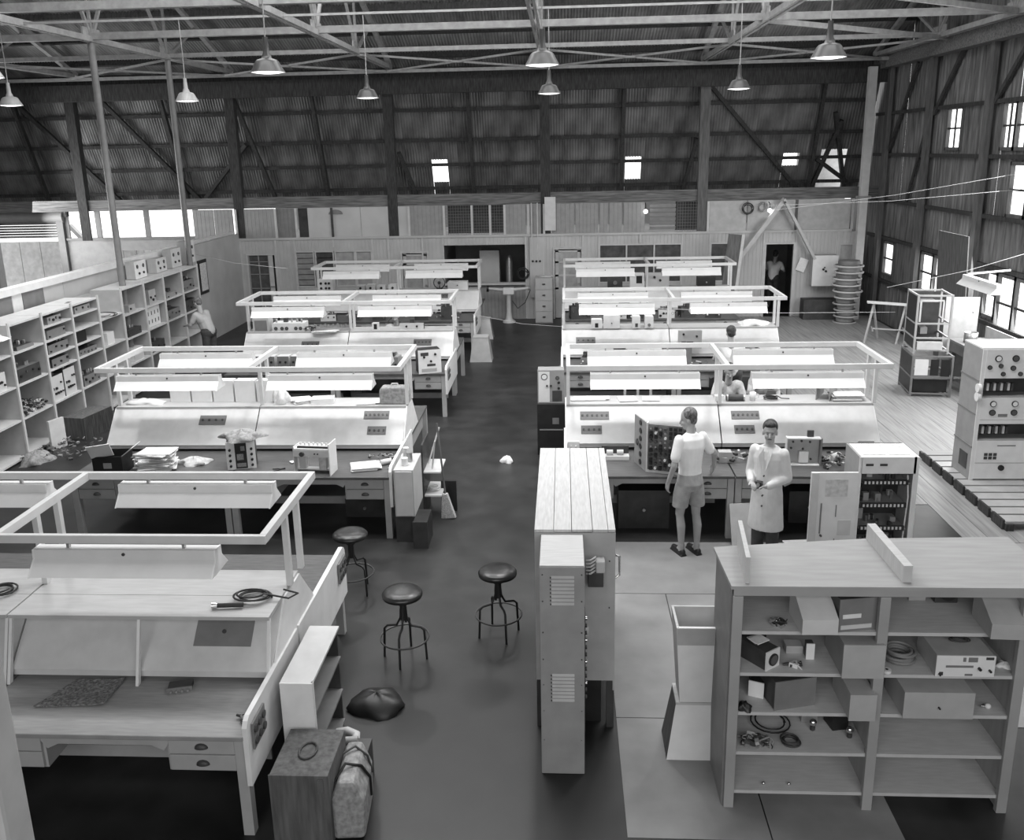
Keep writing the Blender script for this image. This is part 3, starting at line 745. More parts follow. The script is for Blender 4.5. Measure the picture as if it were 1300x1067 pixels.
for x, y, z, mt_, lb in lamps:
    if mt_ not in LP:
        t, d = make_lamp(lb, mt_, z); LP[mt_] = t; t.location = (x, y, z)
    else: t = dup(LP[mt_], (x, y, z), 0, lb)
    o = bpy.data.objects.new('lamp_light', d); COL.objects.link(o); o.location = (x, y, z-.03)

# ---------------------------------------------------------------- white shelving on the left
t = thing('shelving', 'long white pigeonhole shelving full of radio parts along the left partition', 'shelving', (-8.5, 13.05, 0))
py = [-2.73,-1.82,-.92,0,.90,1.82,2.73,3.62,4.58,5.50,6.45,7.34]
lv = {0:(1.95,1.70,1.19,.65),1:(1.95,1.70,1.19,.65),2:(1.70,1.19,.65),3:(2.15,1.70,1.19,.65),4:(2.15,1.94,1.70,1.45,1.21,.65),5:(2.15,1.96,1.70,1.45,1.21,.65),6:(1.72,1.20,.65),7:(2.15,1.64,1.17,.65),8:(2.15,1.64,1.17,.65),9:(2.15,1.64,1.17,.65),10:(2.15,1.64,1.17,.65)}
for i, y in enumerate(py):
    bx('upright', M['white2'], t, -.025, .0, y-.022, y+.022, 0, 2.19 if i > 2 else 2.0)
    bx('divider', M['grey2'], t, -.62, -.026, y-.01, y+.01, 0, 2.15 if i > 2 else 1.9)
for i in range(len(py)-1):
    for z in lv[i]: bx('shelf', M['white2'], t, -.62, -.026, py[i]+.012, py[i+1]-.012, z-.03, z)
    bx('shelf', M['white2'], t, -.62, -.026, py[i]+.012, py[i+1]-.012, .03, .06)
    bx('back_panel', M['grey2'], t, -.64, -.622, py[i]+.003, py[i+1]-.003, .03, 2.10 if i > 2 else 1.9)
def SH(bay, z): return (-8.82+.0, 13.05+(py[bay]+py[bay+1])/2, z+.001)
ordn = ['', '', 'nearest', 'second', 'third', 'fourth', 'fifth', 'sixth', 'seventh', 'eighth', 'ninth']
R90 = PI/2
def rad(bay, z, what, w=.5, d=.3, h=.2, body='grey', front='white2', nk=5, tops=True, dx=0, name='radio_chassis', cat='radio'):
    r = random.Random(bay*31+int(z*100)); k = [(-w/2+.05+(w-.1)*i/max(1, nk-1), r.choice((.3, .5, .68))*h, r.uniform(.014, .026), r.choice(('black','dialdk','black'))) for i in range(nk)]
    tp = [(r.choice(('valve','tx','can','coil')), r.uniform(-w/2+.05, w/2-.05), r.uniform(.06, d-.06)) for _ in range(6)] if tops else ()
    x, y, zz = SH(bay, z); gear(name, what, cat, (x+.25, y+dx, zz), R90, w, d, h, body, front, k, tp)
rad(2, 1.19, 'pale dial-fronted radio set at the left edge of the white shelving', .35, .3, .28, dx=.1)
rad(3, 1.70, 'low tray of small parts beside a roll, top row, leftmost open bay', .45, .3, .06, 'dark', 'mid', 0, True, name='parts_tray', cat='tray')
rad(3, 1.19, 'dark wedge-backed amplifier chassis on the shelf below the parts tray', .6, .4, .22, 'mid', 'dark', 4)
junk('parts_heap', 'dense heap of small black and white parts on a sagging shelf', 'parts', (-8.72, 13.5, .655), R90, 150, .34, .2, .22, ('dark','white2','black'), 4)
rad(4, 1.94, 'dark radio chassis with white knob on the topmost shelf, third bay', .4, .3, .12, 'mid', 'grey', 4)
rad(4, 1.70, 'long grey-fronted case on the second shelf of the divided third bay', .55, .35, .14, 'grey', 'mid', 2, False)
rad(4, 1.45, 'black wiry receiver chassis on the third shelf of the divided bay', .6, .35, .15, 'dark', 'mid', 4)
rad(4, 1.21, 'small chassis with a white card leaning on it, fourth shelf of divided bay', .5, .3, .14, 'dark', 'mid', 3)
rad(4, .65, 'white dial-studded panel set standing left of a round-dial panel', .36, .3, .42, 'dark', 'white2', 8, True, -.2)
rad(4, .65, 'white round-dial panel set standing right in the same low bay', .34, .3, .46, 'dark', 'white2', 9, True, .2)
rad(5, 1.96, 'grey block chassis on the topmost shelf of the fourth bay', .5, .3, .12, 'grey', 'grey', 3)
rad(5, 1.45, 'square black case standing on the middle shelf of the fourth bay', .3, .3, .22, 'black', 'black', 0, False, -.15, name='instrument_case', cat='case')
rad(5, 1.21, 'row of pale cans and valves on a chassis, fourth bay', .6, .3, .10, 'dark', 'mid', 5)
rad(5, .65, 'low black relay chassis on the fourth bay\'s lower shelf', .55, .3, .18, 'dark', 'mid', 5)
rad(6, 1.20, 'white upright carton in the blank fifth bay', .26, .25, .22, 'white', 'white', 0, False, -.05, name='carton', cat='box')
cable('cable_coil', 'thin black cable loop on the fifth bay\'s top shelf', (-8.75, 16.2, 1.725), .26, 2, .008, 'black')
rad(7, 1.64, 'small round-topped meter box under the top rail, sixth bay', .25, .2, .14, 'grey', 'grey2', 1, False)
rad(7, 1.17, 'dark instrument with a white lid on the middle shelf, sixth bay', .55, .35, .14, 'dark', 'dark', 2, True)
rad(7, .65, 'white square carton low in the sixth bay', .4, .3, .26, 'white', 'white2', 0, False, .05, name='carton', cat='box')
rad(8, 1.64, 'pair of narrow black meters on the seventh bay\'s top shelf', .3, .2, .3, 'grey', 'grey2', 3, False)
gear('punched_plate', 'white panel pierced by eight dark slots, seventh bay', 'panel', (-8.6, 18.08, 1.18), R90, .62, .06, .40, 'white2', 'white', (), (), (), plates=[(-.24+i*.15, .07+j*.17, -.21+i*.15, .15+j*.17, 'black') for i in range(4) for j in range(2)])
rad(8, .65, 'dark chassis with a tall pale can, seventh bay low shelf', .6, .3, .2, 'dark', 'dark', 3)
rad(9, 1.64, 'open grey tray of cables on the eighth bay\'s top shelf', .5, .3, .1, 'grey', 'grey', 2)
rad(9, 1.17, 'black transformer chassis on the eighth bay\'s middle shelf', .6, .35, .2, 'dark', 'mid', 4)
rad(10, 1.64, 'black radio with a white cover in the farthest shelving bay', .6, .35, .24, 'black', 'mid', 4)
rad(10, 1.17, 'black loudspeaker chassis below the white-covered radio', .6, .35, .26, 'black', 'dark', 5)
crumple('paper_heap', 'white crumpled papers draped over the near top of the shelving', 'paper', (-8.75, 12.65, 1.955), .3, .5, .12, 'paper', 3)
# tall meter racks standing on top of the far shelving
for i, (y, h, m_) in enumerate(((20.1,.42,'white2'),(20.9,.52,'white'),(19.3,.30,'white2'),(18.3,.36,'white'))):
    lb = ['white meter panel on top of the far shelving, second from its end', 'white tall meter panel at the far end on top of the shelving', 'low white knob panel on top of the shelving', 'square white dial panel standing on the shelving top, nearest one'][i]
    gear('meter_unit', lb, 'panel', (-8.85, y, 2.16), R90, .5, .2, h, 'grey2', m_, [(-.15,h*.7,.04,'dialdk'),(.12,h*.7,.04,'dialdk'),(-.1,h*.3,.025),(.1,h*.3,.025)])
gear('framed_notice', 'dark framed notice hanging on the pale partition past the shelving', 'picture', (-9.03, 22.0, 1.25), R90, .55, .03, .85, 'black', None, (), (), (), plates=[(-.2, .08, .2, .77, 'paper2')])
# things lying in front of the shelving
gear('wooden_crate', 'dark open crate with a pale end standing before the shelving', 'crate', (-8.02, 14.35, 0), R90*.9, .75, .4, .38, 'timber', 'timber_dk', ())
gear('carton', 'pale upright carton flap leaning at the crate before the shelving', 'box', (-8.28, 13.55, 0), R90*.8, .3, .05, .5, 'white2', None)
junk('parts_heap', 'dark heap of scrap metal and rags on the floor before the shelving', 'scrap', (-8.1, 13.3, 0), 0, 90, .42, .5, .2, ('dark','grey','mid'), 9)
crumple('cloth_bundle', 'grey rags bundled on the floor under the shelving', 'cloth', (-8.3, 12.9, 0), .2, .25, .16, 'cloth', 5)

# ---------------------------------------------------------------- big foreground shelf, right
t = thing('shelf_unit', 'large open wooden shelf unit with grey plywood top, right foreground', 'shelf', (1.13, 5.54, 0))
ZT = 1.75
mb = MB(); mb.prism([(-.02, -.03), (2.15, -.03), (2.15, .78), (1.10, .74), (-.04, .58)], ZT-.025, ZT, 'z'); mb.build('top', M['ply'], t)
for x in (.03, 1.0, 1.93): bx('post', M['ply'], t, x-.035, x+.035, -.026, .02, 0, ZT-.078, bevel=.004)
bx('front_rail', M['ply'], t, 0, 2.1, -.02, .02, ZT-.075, ZT-.026)
for x in (.03, 1.0, 1.93):
    bx('upright_board', M['ply'], t, x-.012, x+.012, .021, .56, 0, ZT-.03)
for a, b in ((.043, .987), (1.013, 1.917)):
    for z in (1.40, 1.08, .77, .45, .13): bx('shelf', M['palewood'], t, a, b, .0, .56, z-.025, z)
    bx('back_panel', M['grey2'], t, a-.01, b+.01, .561, .572, .1, ZT-.03)
bx('side_sheet', M['mid'], t, -.02, -.006, .0, .56, 0, ZT-.03)
X0 = 1.13; Y0 = 5.54
gear('chassis_cover', 'pale wedge-shaped metal cover full of wires, upper left shelf', 'cover', (1.71, 5.50, 1.401), .05, .24, .30, .24, 'white2', None, (), (('coil',-.05,.2),('valve',.04,.22)), wedge=True)
gear('chassis_box', 'dark tilted chassis box with white tapes, upper left shelf', 'box', (1.97, 5.56, 1.401), .18, .26, .34, .24, 'dark', 'mid', (), (('tx',-.05,.25),), plates=[(-.11,.10,.02,.13,'white'),(-.12,.02,.10,.05,'white2')])
junk('loose_screws', 'small bright cluster of screws beside the wedge cover', 'screws', (1.47, 5.62, 1.401), 0, 12, .04, .03, .03, ('dark','chrome'), 6)
gear('radio_set', 'small box radio with a pale round-dial end, left bay second shelf', 'radio', (1.43, 5.60, 1.081), .65, .13, .28, .14, 'dark', 'white', [(0,.07,.045,'dialdk')], plates=())
papers('paper_slip', 'curled white paper on top of the small box radio', (1.36, 5.72, 1.236), .5, .12, .10, 2, skew=.15)
gear('chassis_box', 'tall plain grey box jutting out of the left bay', 'box', (2.01, 5.49, 1.081), 0, .27, .42, .25, 'grey', 'grey2', (), (), plates=())
gear('relay_unit', 'small relay frame with a white label, left bay second shelf', 'relay', (1.72, 5.72, 1.081), 0, .05, .06, .12, 'dark', 'white', (), ())
gear('terminal_box', 'low pale terminal box behind loose parts, left bay', 'box', (1.63, 5.78, 1.081), 0, .12, .10, .06, 'grey2', None)
junk('loose_parts_pile', 'few bright loose parts lying before the terminal box', 'parts', (1.60, 5.62, 1.081), 0, 10, .05, .03, .02, ('white','dark'), 16)
gear('meter_case', 'black meter case at the back of the left bay, second shelf', 'case', (1.36, 5.86, 1.081), .1, .16, .14, .16, 'black', 'black', [(0,.08,.05,'dialdk')])
gear('instrument_case', 'black wedge case filling the left bay third shelf', 'case', (1.60, 5.60, .771), .25, .30, .40, .22, 'dark', 'mid', ())
gear('sheet_cover', 'folded grey metal cover standing at the bay post, third shelf', 'cover', (2.02, 5.46, .771), 0, .17, .40, .20, 'grey2', 'grey2', ())
gear('small_meter', 'small black meter with a white face, third shelf far left', 'meter', (1.36, 5.72, .771), -.4, .10, .10, .12, 'black', 'dial', ())
crumple('wire_bundle', 'dark knot of wire at the left end of the third shelf', 'wire', (1.25, 5.58, .771), .05, .05, .05, 'black', 8)
junk('parts_heap', 'cluster of small dark switches on the fourth shelf', 'parts', (1.36, 5.62, .451), 0, 42, .10, .05, .07, ('dark','metal','grey2'), 11)
cable('cable_coil', 'neat little coil of dark twin cable on the fourth shelf', (1.60, 5.63, .451), .055, 4, .007, 'dark')
cable('cable_coil', 'wide thin black hoop of cable behind the switches', (1.50, 5.86, .451), .12, 2, .006, 'black')
gear('small_box', 'grey box behind two bright lamp holders, fourth shelf', 'box', (1.80, 5.88, .451), 0, .12, .12, .12, 'grey', None)
gear('small_box', 'black open box with a pale lamp holder, fourth shelf right', 'box', (2.0, 5.80, .451), .2, .12, .14, .11, 'black', None, open_top=True)
for x, y, lb in ((1.80, 5.80, 'bright round lamp holder left of its twin, fourth shelf'), (2.04, 5.72, 'bright round lamp holder at the black open box')):
    t = thing('lamp_holder', lb, 'lamp holder', (x, y, .452)); MB().ball((0,0,.06), .028).build('globe', M['chrome'], t); MB().cone((0,0,0), (0,0,.035), .018, n=10).build('base', M['dark'], t)
for x, w_ in ((1.42, 'left'), (1.60, 'right')): tag(MB().ball((0,0,.012), .012).build('bolt', M['chrome'], None, (x, 5.60, .131)), 'tiny bright bolt on the lowest left shelf, %s one of two' % w_, 'bolt', 'bolts on the lowest shelf')
# right bay
gear('chassis_cover', 'grey wedge cover with a chassis behind it, right bay top shelf', 'cover', (2.93, 5.46, 1.401), -.05, .24, .32, .24, 'grey2', None, (), (('tx',.03,.25),('can',.09,.2)), wedge=True)
gear('speaker_cone', 'round dark speaker at the back of the right bay top shelf', 'speaker', (2.72, 5.95, 1.401), 0, .16, .1, .18, 'dark', None, [(0,.09,.06)])
gear('junction_box', 'pale upright box at the back of the right bay top shelf', 'box', (2.53, 5.98, 1.401), 0, .12, .08, .22, 'grey2', None)
gear('test_set', 'white-fronted test instrument in the right bay, the brightest box', 'instrument', (2.70, 5.53, 1.081), 0, .38, .34, .155, 'grey2', 'white', [(.09,.065,.010),(.16,.05,.008),(-.17,.02,.006)], (), (), plates=[(-.02,.115,-.002,.145,'mid'),(.015,.112,.075,.146,'mid'),(.13,.13,.18,.148,'dark'),(-.13,.07,.05,.085,'mid'),(-.17,.01,-.145,.035,'dark'),(0,.008,.05,.022,'mid')])
cable('wire_coil', 'loose black wire lying on the white test instrument', (2.72, 5.70, 1.240), .06, 2, .005, 'dark', flat=.5)
cable('cable_drum', 'large soft coil of grey cable, right bay second shelf', (2.33, 5.72, 1.081), .085, 7, .012, 'mid')
t = thing('tape_reel', 'small white reel lying at the center post, right bay', 'reel', (2.20, 5.57, 1.081)); MB().cone((0,0,0), (0,0,.02), .03, n=14).build('reel', M['white'], t); MB().cone((0,0,.0201), (0,0,.022), .01, n=8).build('hub', M['black'], t)
crumple('glass_dish', 'small glass dish with a white cloth at the far right shelf', 'dish', (3.02, 5.66, 1.081), .05, .04, .03, 'white', 4)
gear('steel_case', 'long plain grey steel case, right bay third shelf', 'case', (2.54, 5.50, .771), 0, .46, .36, .20, 'grey2', 'grey2', [(0,.09,.006)])
t = thing('light_bulb', 'small white bulb lying right of the long grey case', 'bulb', (2.93, 5.62, .771)); MB().ball((0,0,.02), .022,.02,.02).build('bulb', M['white'], t); MB().cone((-.02,0,.02),(-.045,0,.02), .01, n=8).build('cap', M['chrome'], t)
# planks on the top
t = MB().box(-.03, .03, 0, .70, 0, .12).build('timber_plank', M['palewood'], None, (2.28, 5.58, ZT+.001)); t.rotation_euler = (0, 0, .02); tag(t, 'pale timber offcut on edge across the grey shelf top', 'plank')
t = MB().box(-.015, .015, 0, .62, 0, .19).build('timber_plank', M['palewood'], None, (1.22, 5.55, ZT+.001)); t.rotation_euler = (0, .0, -.10); tag(t, 'white board on edge at the left end of the shelf top', 'plank')

# ---------------------------------------------------------------- tall crate bench and louvred cabinet
t = thing('timber_case', 'tall case with a pale plank top in the middle of the aisle', 'case', (-.235, 6.4, 0))
w = .625
for i, (a, b) in enumerate(((0,.148),(.15,.287),(.29,.447),(.45,.567),(.569,w))):
    bx('plank', M['cratetop'], t, a, b-.001, .0, 1.95, 1.735+.002*(i % 3), 1.76, bevel=.003)
bx('front_sheet', M['grey2'], t, 0, w, -.006, .01, .45, 1.734)
bx('side_sheet', M['grey2'], t, w-.012, w, .011, 1.95, .35, 1.734); bx('side_sheet', M['grey2'], t, 0, .012, .011, 1.95, .62, 1.734)
bx('back_sheet', M['grey2'], t, .013, w-.013, 1.93, 1.95, .35, 1.734)
for x in (.0, w-.06):
    for y in (.02, 1.86): bx('leg', M['dark'], t, x, x+.06, y, y+.06, 0, .45)
bx('base_box', M['black'], t, .25, w-.1, .1, 1.8, 0, .7)
MB().tube([(w, .1, 1.5), (w+.04, .12, 1.48), (w+.04, .12, 1.32), (w, .1, 1.30)], .010).build('handle', M['chrome'], t)
bx('label_card', M['paper2'], t, .30, .42, -.012, -.007, .85, .93)
for (x, z) in ((.05,1.5),(.58,1.5),(.58,1.1),(.30,1.05)): MB().cone((x,-.006,z), (x,-.012,z), .006, n=6).build('screw', M['dark'], t)
t = thing('louvred_cabinet', 'tall grey steel cabinet with two louvred vents in its face', 'cabinet', (-.185, 5.84, 0))
w = .325
mb = MB(); mb.prism([(0,0),(0,1.72),(.545,1.72),(.545,0)], 0, w, 'x'); mb.build('case', M['grey'], t, bevel=.006)
bx('top_plate', M['palewood'], t, .004, w-.004, .006, .54, 1.721, 1.727)
for z0 in (1.42, .63):
    for k in range(8):
        z = z0+k*.030
        MB().prism([(-.001, z), (-.012, z+.004), (-.001, z+.020)], .085, .25, 'x').build('louvre', M['grey2'], t)
        bx('louvre_gap', M['black'], t, .076, .084, -.004, -.0005, z, z+.012)
for z in (1.66, 1.45, 1.2, .98, .77, .55, .3):
    for x in (.022, w-.022): MB().cone((x, 0, z), (x, -.007, z), .005, n=6).build('screw', M['chrome' if z < .8 else 'dark'], t)
for k in range(12): MB().cone((w, .12, 1.25-k*.06), (w+.02, .12, 1.25-k*.06), .016, n=8).build('terminal', M['dark' if k % 3 else 'chrome'], t)
bx('panel_edge', M['black'], t, w+.001, w+.006, .02, .16, .35, 1.32)
t = thing('terminal_motor', 'small finned motor and fuse block fixed on the case front', 'motor', (.235, 6.385, 1.35))
bx('housing', M['dark'], t, -.06, .06, -.10, 0, -.02, .10, bevel=.006)
bx('cover', M['palewood'], t, .0, .07, -.11, -.01, .102, .20, bevel=.01)
for k in range(5): MB().tube([(-.07, -.07, .08+k*.028), (-.04, -.11, .10+k*.028), (.0, -.07, .11+k*.028)], .008).build('fin', M['white2'], t)
# tapered hopper bins
def taper(nm, label, loc, w0, w1, d0, d1, h, body, side, open_top=True, band=False):
    t = thing(nm, label, 'bin', loc)
    def quad(mb, pts, th):
        pass
    c = [((-w0/2, 0), (w0/2, 0), (w0/2, d0), (-w0/2, d0)), ((-w1/2, -(d1-d0)/2), (w1/2, -(d1-d0)/2), (w1/2, d0+(d1-d0)/2), (-w1/2, d0+(d1-d0)/2))]
    k = .018
    for i in range(4):
        j = (i+1) % 4
        a0, b0 = Vector((*c[0][i], 0)), Vector((*c[0][j], 0)); a1, b1 = Vector((*c[1][i], h)), Vector((*c[1][j], h))
        cen = Vector((0, d0/2, h/2)); nn = (b0-a0).cross(a1-a0).normalized()
        if nn.dot(cen-a0) < 0: nn = -nn
        q = [a0, b0, b1, a1]; mb = MB(); mb.add(q+[v+nn*k for v in q], [(0,1,2,3),(7,6,5,4),(0,4,5,1),(1,5,6,2),(2,6,7,3),(3,7,4,0)])
        mb.build('side_board', M[body if i == 0 else side], t)
    bx('bottom_board', M[side], t, -w0/2+.01, w0/2-.01, .01, d0-.01, .002, .02)
    if band:
        q = [Vector((-w1/2+.003, -(d1-d0)/2-.004, h)), Vector((w1/2-.003, -(d1-d0)/2-.004, h)), Vector((w1/2-.012, -(d1-d0)/2*.8-.004, h*.78)), Vector((-w1/2+.012, -(d1-d0)/2*.8-.004, h*.78))]
        mb = MB(); mb.add(q+[v+Vector((0,-.006,0)) for v in q], [(0,1,2,3),(7,6,5,4),(0,4,5,1),(1,5,6,2),(2,6,7,3),(3,7,4,0)]); mb.build('band', M['grey2'], t)
    if not open_top: bx('top_board', M['palewood'], t, -w1/2, w1/2, -(d1-d0)/2-.01, d0+(d1-d0)/2, h, h+.02)
    return t
taper('tapered_bin', 'white tapered bin standing narrow end up beside the foreground shelf', (.985, 6.02, 0), .42, .285, .36, .25, .46, 'white', 'timber', False)
taper('tapered_bin', 'open tapered bin balanced wide end up on another bin', (1.01, 6.07, .483), .28, .37, .24, .34, .66, 'white', 'palewood', True, True)
taper('tapered_bin', 'grey tapered bin at the aisle end of the third left bench', (-1.86, 19.5, 0), .50, .34, .42, .3, .55, 'grey2', 'grey', False)
taper('tapered_bin', 'pale tapered bin at the aisle end of the farthest left bench', (-2.0, 22.0, 0), .46, .3, .4, .28, .50, 'white2', 'grey', False)
# ---------------------------------------------------------------- things on and around the benches
TT = TZ+.0185          # console top surface
DD = DZ+.001
# nearest left bench

cable('cable_coil', 'large loop of black cable with a torch lying on the near left bench top', (-2.38, 6.08, TT), .12, 4, .008, 'black', [(.28,-.02,.02),(.33,.06,.02),(.2,.12,.02)], 2, flat=.7)
t = thing('torch', 'black torch lying beside the large cable loop', 'torch', (-2.58, 5.93, TT+.025), .1)
MB().cone((-.02,0,0), (.17,0,0), .018, n=10).build('body', M['black'], t); MB().cone((-.06,0,0), (-.02,0,0), .028, .020, n=12).build('head', M['chrome'], t)
cable('cable_coil', 'dark cable coil at the left edge of the near bench top', (-4.42, 6.15, TT), .09, 3, .008, 'black', None, 5)
for x, y in ((-2.62, 6.42), (-2.55, 6.36)): MB().cone((x, y, TT-.001), (x, y, TT+.002), .035, n=14)
# sisal mat
mb = MB(); nx, ny = 26, 16; vs = []; fs = []; r = random.Random(5)
P4 = [Vector((-3.80,5.40,0)), Vector((-3.30,5.44,0)), Vector((-3.30,5.76,0)), Vector((-3.66,5.74,0))]
for j in range(ny+1):
    for i in range(nx+1):
        u, v = i/nx, j/ny; p = (P4[0]*(1-u)+P4[1]*u)*(1-v)+(P4[3]*(1-u)+P4[2]*u)*v
        vs.append((p.x+r.uniform(-.004,.004), p.y+r.uniform(-.004,.004), DD+.012+r.uniform(0,.007)+.035*max(0, u-.8)*5*.3))
for j in range(ny):
    for i in range(nx): fs.append((j*(nx+1)+i, j*(nx+1)+i+1, (j+1)*(nx+1)+i+1, (j+1)*(nx+1)+i))
mb.add(vs, fs, None, False); o = mb.build('coir_mat', M['sacking']); sm = o.modifiers.new('s', 'SOLIDIFY'); sm.thickness = .011; sm.offset = -1
tag(o, 'rough coir mat lying on the near left desk', 'mat')
gear('connector_block', 'small dark ribbed block on the near left desk under the console', 'block', (-2.82, 5.62, DD), .25, .17, .10, .035, 'dark', 'mid', [(x,.018,.008,'metal') for x in (-.06,-.02,.02,.06)])
junk('switch_parts', 'tiny twisted metal part near the corner of the near left desk', 'parts', (-2.22, 5.30, DD), 0, 10, .04, .03, .03, ('dark','metal'), 21)
gear('book_rack', 'low white open rack facing the aisle beside the near left bench', 'rack', (-1.98, 5.78, 0), R90, .78, .22, .05, 'white2', None) if False else None
t = thing('book_rack', 'low white rack with two dark openings facing the aisle, near left bench', 'rack', (-2.07, 5.62, 0))
W_, D_, H_ = .24, .80, .90
bx('top', M['white2'], t, 0, W_, 0, D_, H_-.02, H_); bx('end_board', M['grey2'], t, 0, W_, 0, .018, 0, H_-.021); bx('end_board', M['dark'], t, 0, W_-.02, D_-.018, D_, 0, H_-.021)
bx('back_board', M['dark'], t, 0, .015, .019, D_-.019, .02, H_-.021); bx('front_edge', M['white'], t, W_-.012, W_+.004, 0, .02, 0, H_)
for z in (.04, .32, .62): bx('shelf', M['mid'], t, .016, W_, .019, D_-.019, z, z+.018)
bx('end_panel', M['white'], t, -.0, W_, -.012, -.001, .40, H_)
t = gear('wooden_box', 'brown wooden box with a ring handle below the white rack', 'box', (-1.80, 5.06, 0), 0, .40, .50, .56, 'timber', 'timber', ())
MB().tube([(.06*math.cos(a*PI/6)+.0, .25+.09*math.sin(a*PI/6), .568) for a in range(13)], .008).build('ring_handle', M['dark'], t)
bx('catch', M['chrome'], t, .13, .17, -.02, -.007, .44, .54)
t = thing('satchel', 'grey canvas satchel with a dark strap beside the brown wooden box', 'bag', (-1.50, 5.12, 0), .08)
mb = MB(); mb.prism([(-.11,0),(.11,0),(.12,.30),(.06,.46),(-.05,.46),(-.12,.30)], 0, .46, 'y'); mb.build('bag_body', M['cloth'], t, bevel=.03)
MB().tube([(-.09,.1,.40),(-.02,.15,.50),(.08,.2,.44),(.125,.26,.30),(.12,.30,.12)], .011).build('strap', M['black'], t)
MB().tube([(-.06,.30,.47),(.02,.35,.49),(.10,.36,.40),(.125,.38,.25)], .009).build('strap', M['dark'], t)
t = thing('pipe_elbow', 'pale bent pipe elbow on the floor beside the white rack', 'pipe', (-1.72, 6.12, 0)); MB().tube([(-.12,.04,.09),(-.04,.05,.10),(.04,.02,.09),(.05,-.06,.07),(.02,-.12,.06)], .038, 12).build('elbow', M['white2'], t)
crumple('cloth_bundle', 'black bundle of cloth on the dark aisle floor', 'cloth', (-1.62, 6.66, 0), .24, .2, .13, 'black', 8, .09)
t = thing('glass_tube', 'pale glass tube lying across behind the satchel', 'tube', (-1.62, 5.72, .34)); MB().cone((-.12,0,0),(.06,.02,0), .03, n=12).build('tube_body', M['grey2'], t)
gear('low_box', 'dark low box holding a pale tube behind the satchel', 'box', (-1.62, 5.62, 0), 0, .3, .2, .30, 'dark', None)
cable('cable', 'thin cable hanging behind the near light frame', (-3.4, 9.4, 0), .06, 1, .004, 'black')
# second left bench, desk side
t = gear('carton', 'black carton with raised white flaps at the left end of the second bench', 'box', (-5.62, 10.12, DD), .05, .36, .32, .24, 'black', 'black', (), (), (), open_top=True, plates=[(-.05,.09,.05,.16,'grey')])
MB().box(-.17, .10, 0, .008, 0, .20, tr(-.02,.02,.24) @ rotx(.5) @ rotz(.2)).build('flap', M['white'], t); MB().box(0, .008, 0, .28, 0, .16, tr(.175,.02,.24) @ roty(.9)).build('flap', M['white2'], t)
papers('paper_pile', 'thick untidy pile of crumpled papers beside the black carton', (-5.12, 10.35, DD), .1, .44, .30, 20, skew=.35, th=.008, cat='papers')
crumple('paper_heap', 'crumpled brown wrapping lying right of the paper pile', 'paper', (-4.72, 10.55, DD), .20, .11, .08, 'paper2', 9)
t = gear('radio_rack', 'upright radio chassis rack under a draped cloth, second left bench', 'radio', (-4.02, 10.35, DD), .25, .34, .22, .36, 'dark', 'white', [(-.13,.05+.07*i,.016) for i in range(4)]+[(.13,.05+.07*i,.016) for i in range(4)], (), plates=[(-.07,.01,.07,.34,'black'),(-.055,.03,.055,.08,'metal'),(-.05,.12,.03,.2,'grey2'),(.0,.24,.05,.3,'metal')])
crumple('cloth', 'wrinkled grey cloth draped on the upright radio rack', 'cloth', (-4.03, 10.47, DD+.365), .25, .18, .10, 'cloth', 12)
t = thing('open_chassis', 'white open-fronted metal chassis frame standing on the second left bench', 'chassis', (-3.06, 10.16, DD), -.1)
bx('side_plate', M['white'], t, .22, .232, -.05, .20, 0, .40); bx('side_plate', M['white2'], t, -.25, -.238, .0, .20, 0, .34)
bx('top_deck', M['white'], t, -.237, .219, .0, .20, .31, .325); bx('front_strip', M['white2'], t, -.237, .219, -.005, .004, .22, .309)
bx('tag_strip', M['black'], t, -.2, .2, .02, .05, .326, .345)
MB().cone((-.13,-.006,.26),(-.13,-.035,.26),.03,n=12).build('knob', M['dark'], t)
for x in (.03,.07): MB().cone((x,-.006,.265),(x,-.02,.265),.009,n=8).build('knob', M['black'], t)
bx('transformer', M['paper2'], t, .06,.15,.03,.12,.05,.219); bx('transformer', M['white2'], t, -.19,-.11,.03,.12,.06,.219)
bx('base_deck', M['grey2'], t, -.237,.219,.08,.19,.02,.03)
for k in range(8): MB().cone((-.2+k*.055,.14,.326),(-.2+k*.055,.14,.36),.014,n=8).build('valve', M['white2'], t)
papers('manual', 'open white manual pages lying at the right of the second left bench', (-2.48, 10.40, DD), .2, .34, .28, 5, skew=.12, cat='manual')
t = thing('paper_roll', 'small roll of paper beside the open manual', 'roll', (-2.24, 10.52, DD+.035), .6); MB().cone((-.07,0,0),(.07,0,0),.035,n=14).build('roll', M['paper2'], t); MB().cone((.0701,0,0),(.071,0,0),.02,n=10).build('roll_core', M['dark'], t)
t = thing('pliers', 'dark pliers lying on the second left bench', 'pliers', (-3.52, 10.33, DD+.008), .5)
for a in (.12, -.12): MB().tube([(-.10, a*.35, 0), (-.04, a*.25, 0), (0, 0, 0), (.05, -a*.08, 0)], .007).build('handle', M['black'], t)
t = thing('screwdriver', 'thin screwdriver beside the paper roll', 'screwdriver', (-2.14, 10.42, DD+.01), 1.0); MB().cone((-.09,0,0),(.02,0,0),.005,n=6).build('shaft', M['metal'], t); MB().cone((.02,0,0),(.09,0,0),.010,n=8).build('handle', M['dark'], t)
junk('loose_parts_pile', 'small parts scattered under the console behind the manual', 'parts', (-2.3, 10.78, DD), 0, 30, .2, .05, .05, ('dark','metal','grey2'), 31)
papers('paper_slip', 'small torn paper slip left of the white open chassis', (-3.42, 10.62, DD), .5, .12, .08, 2)
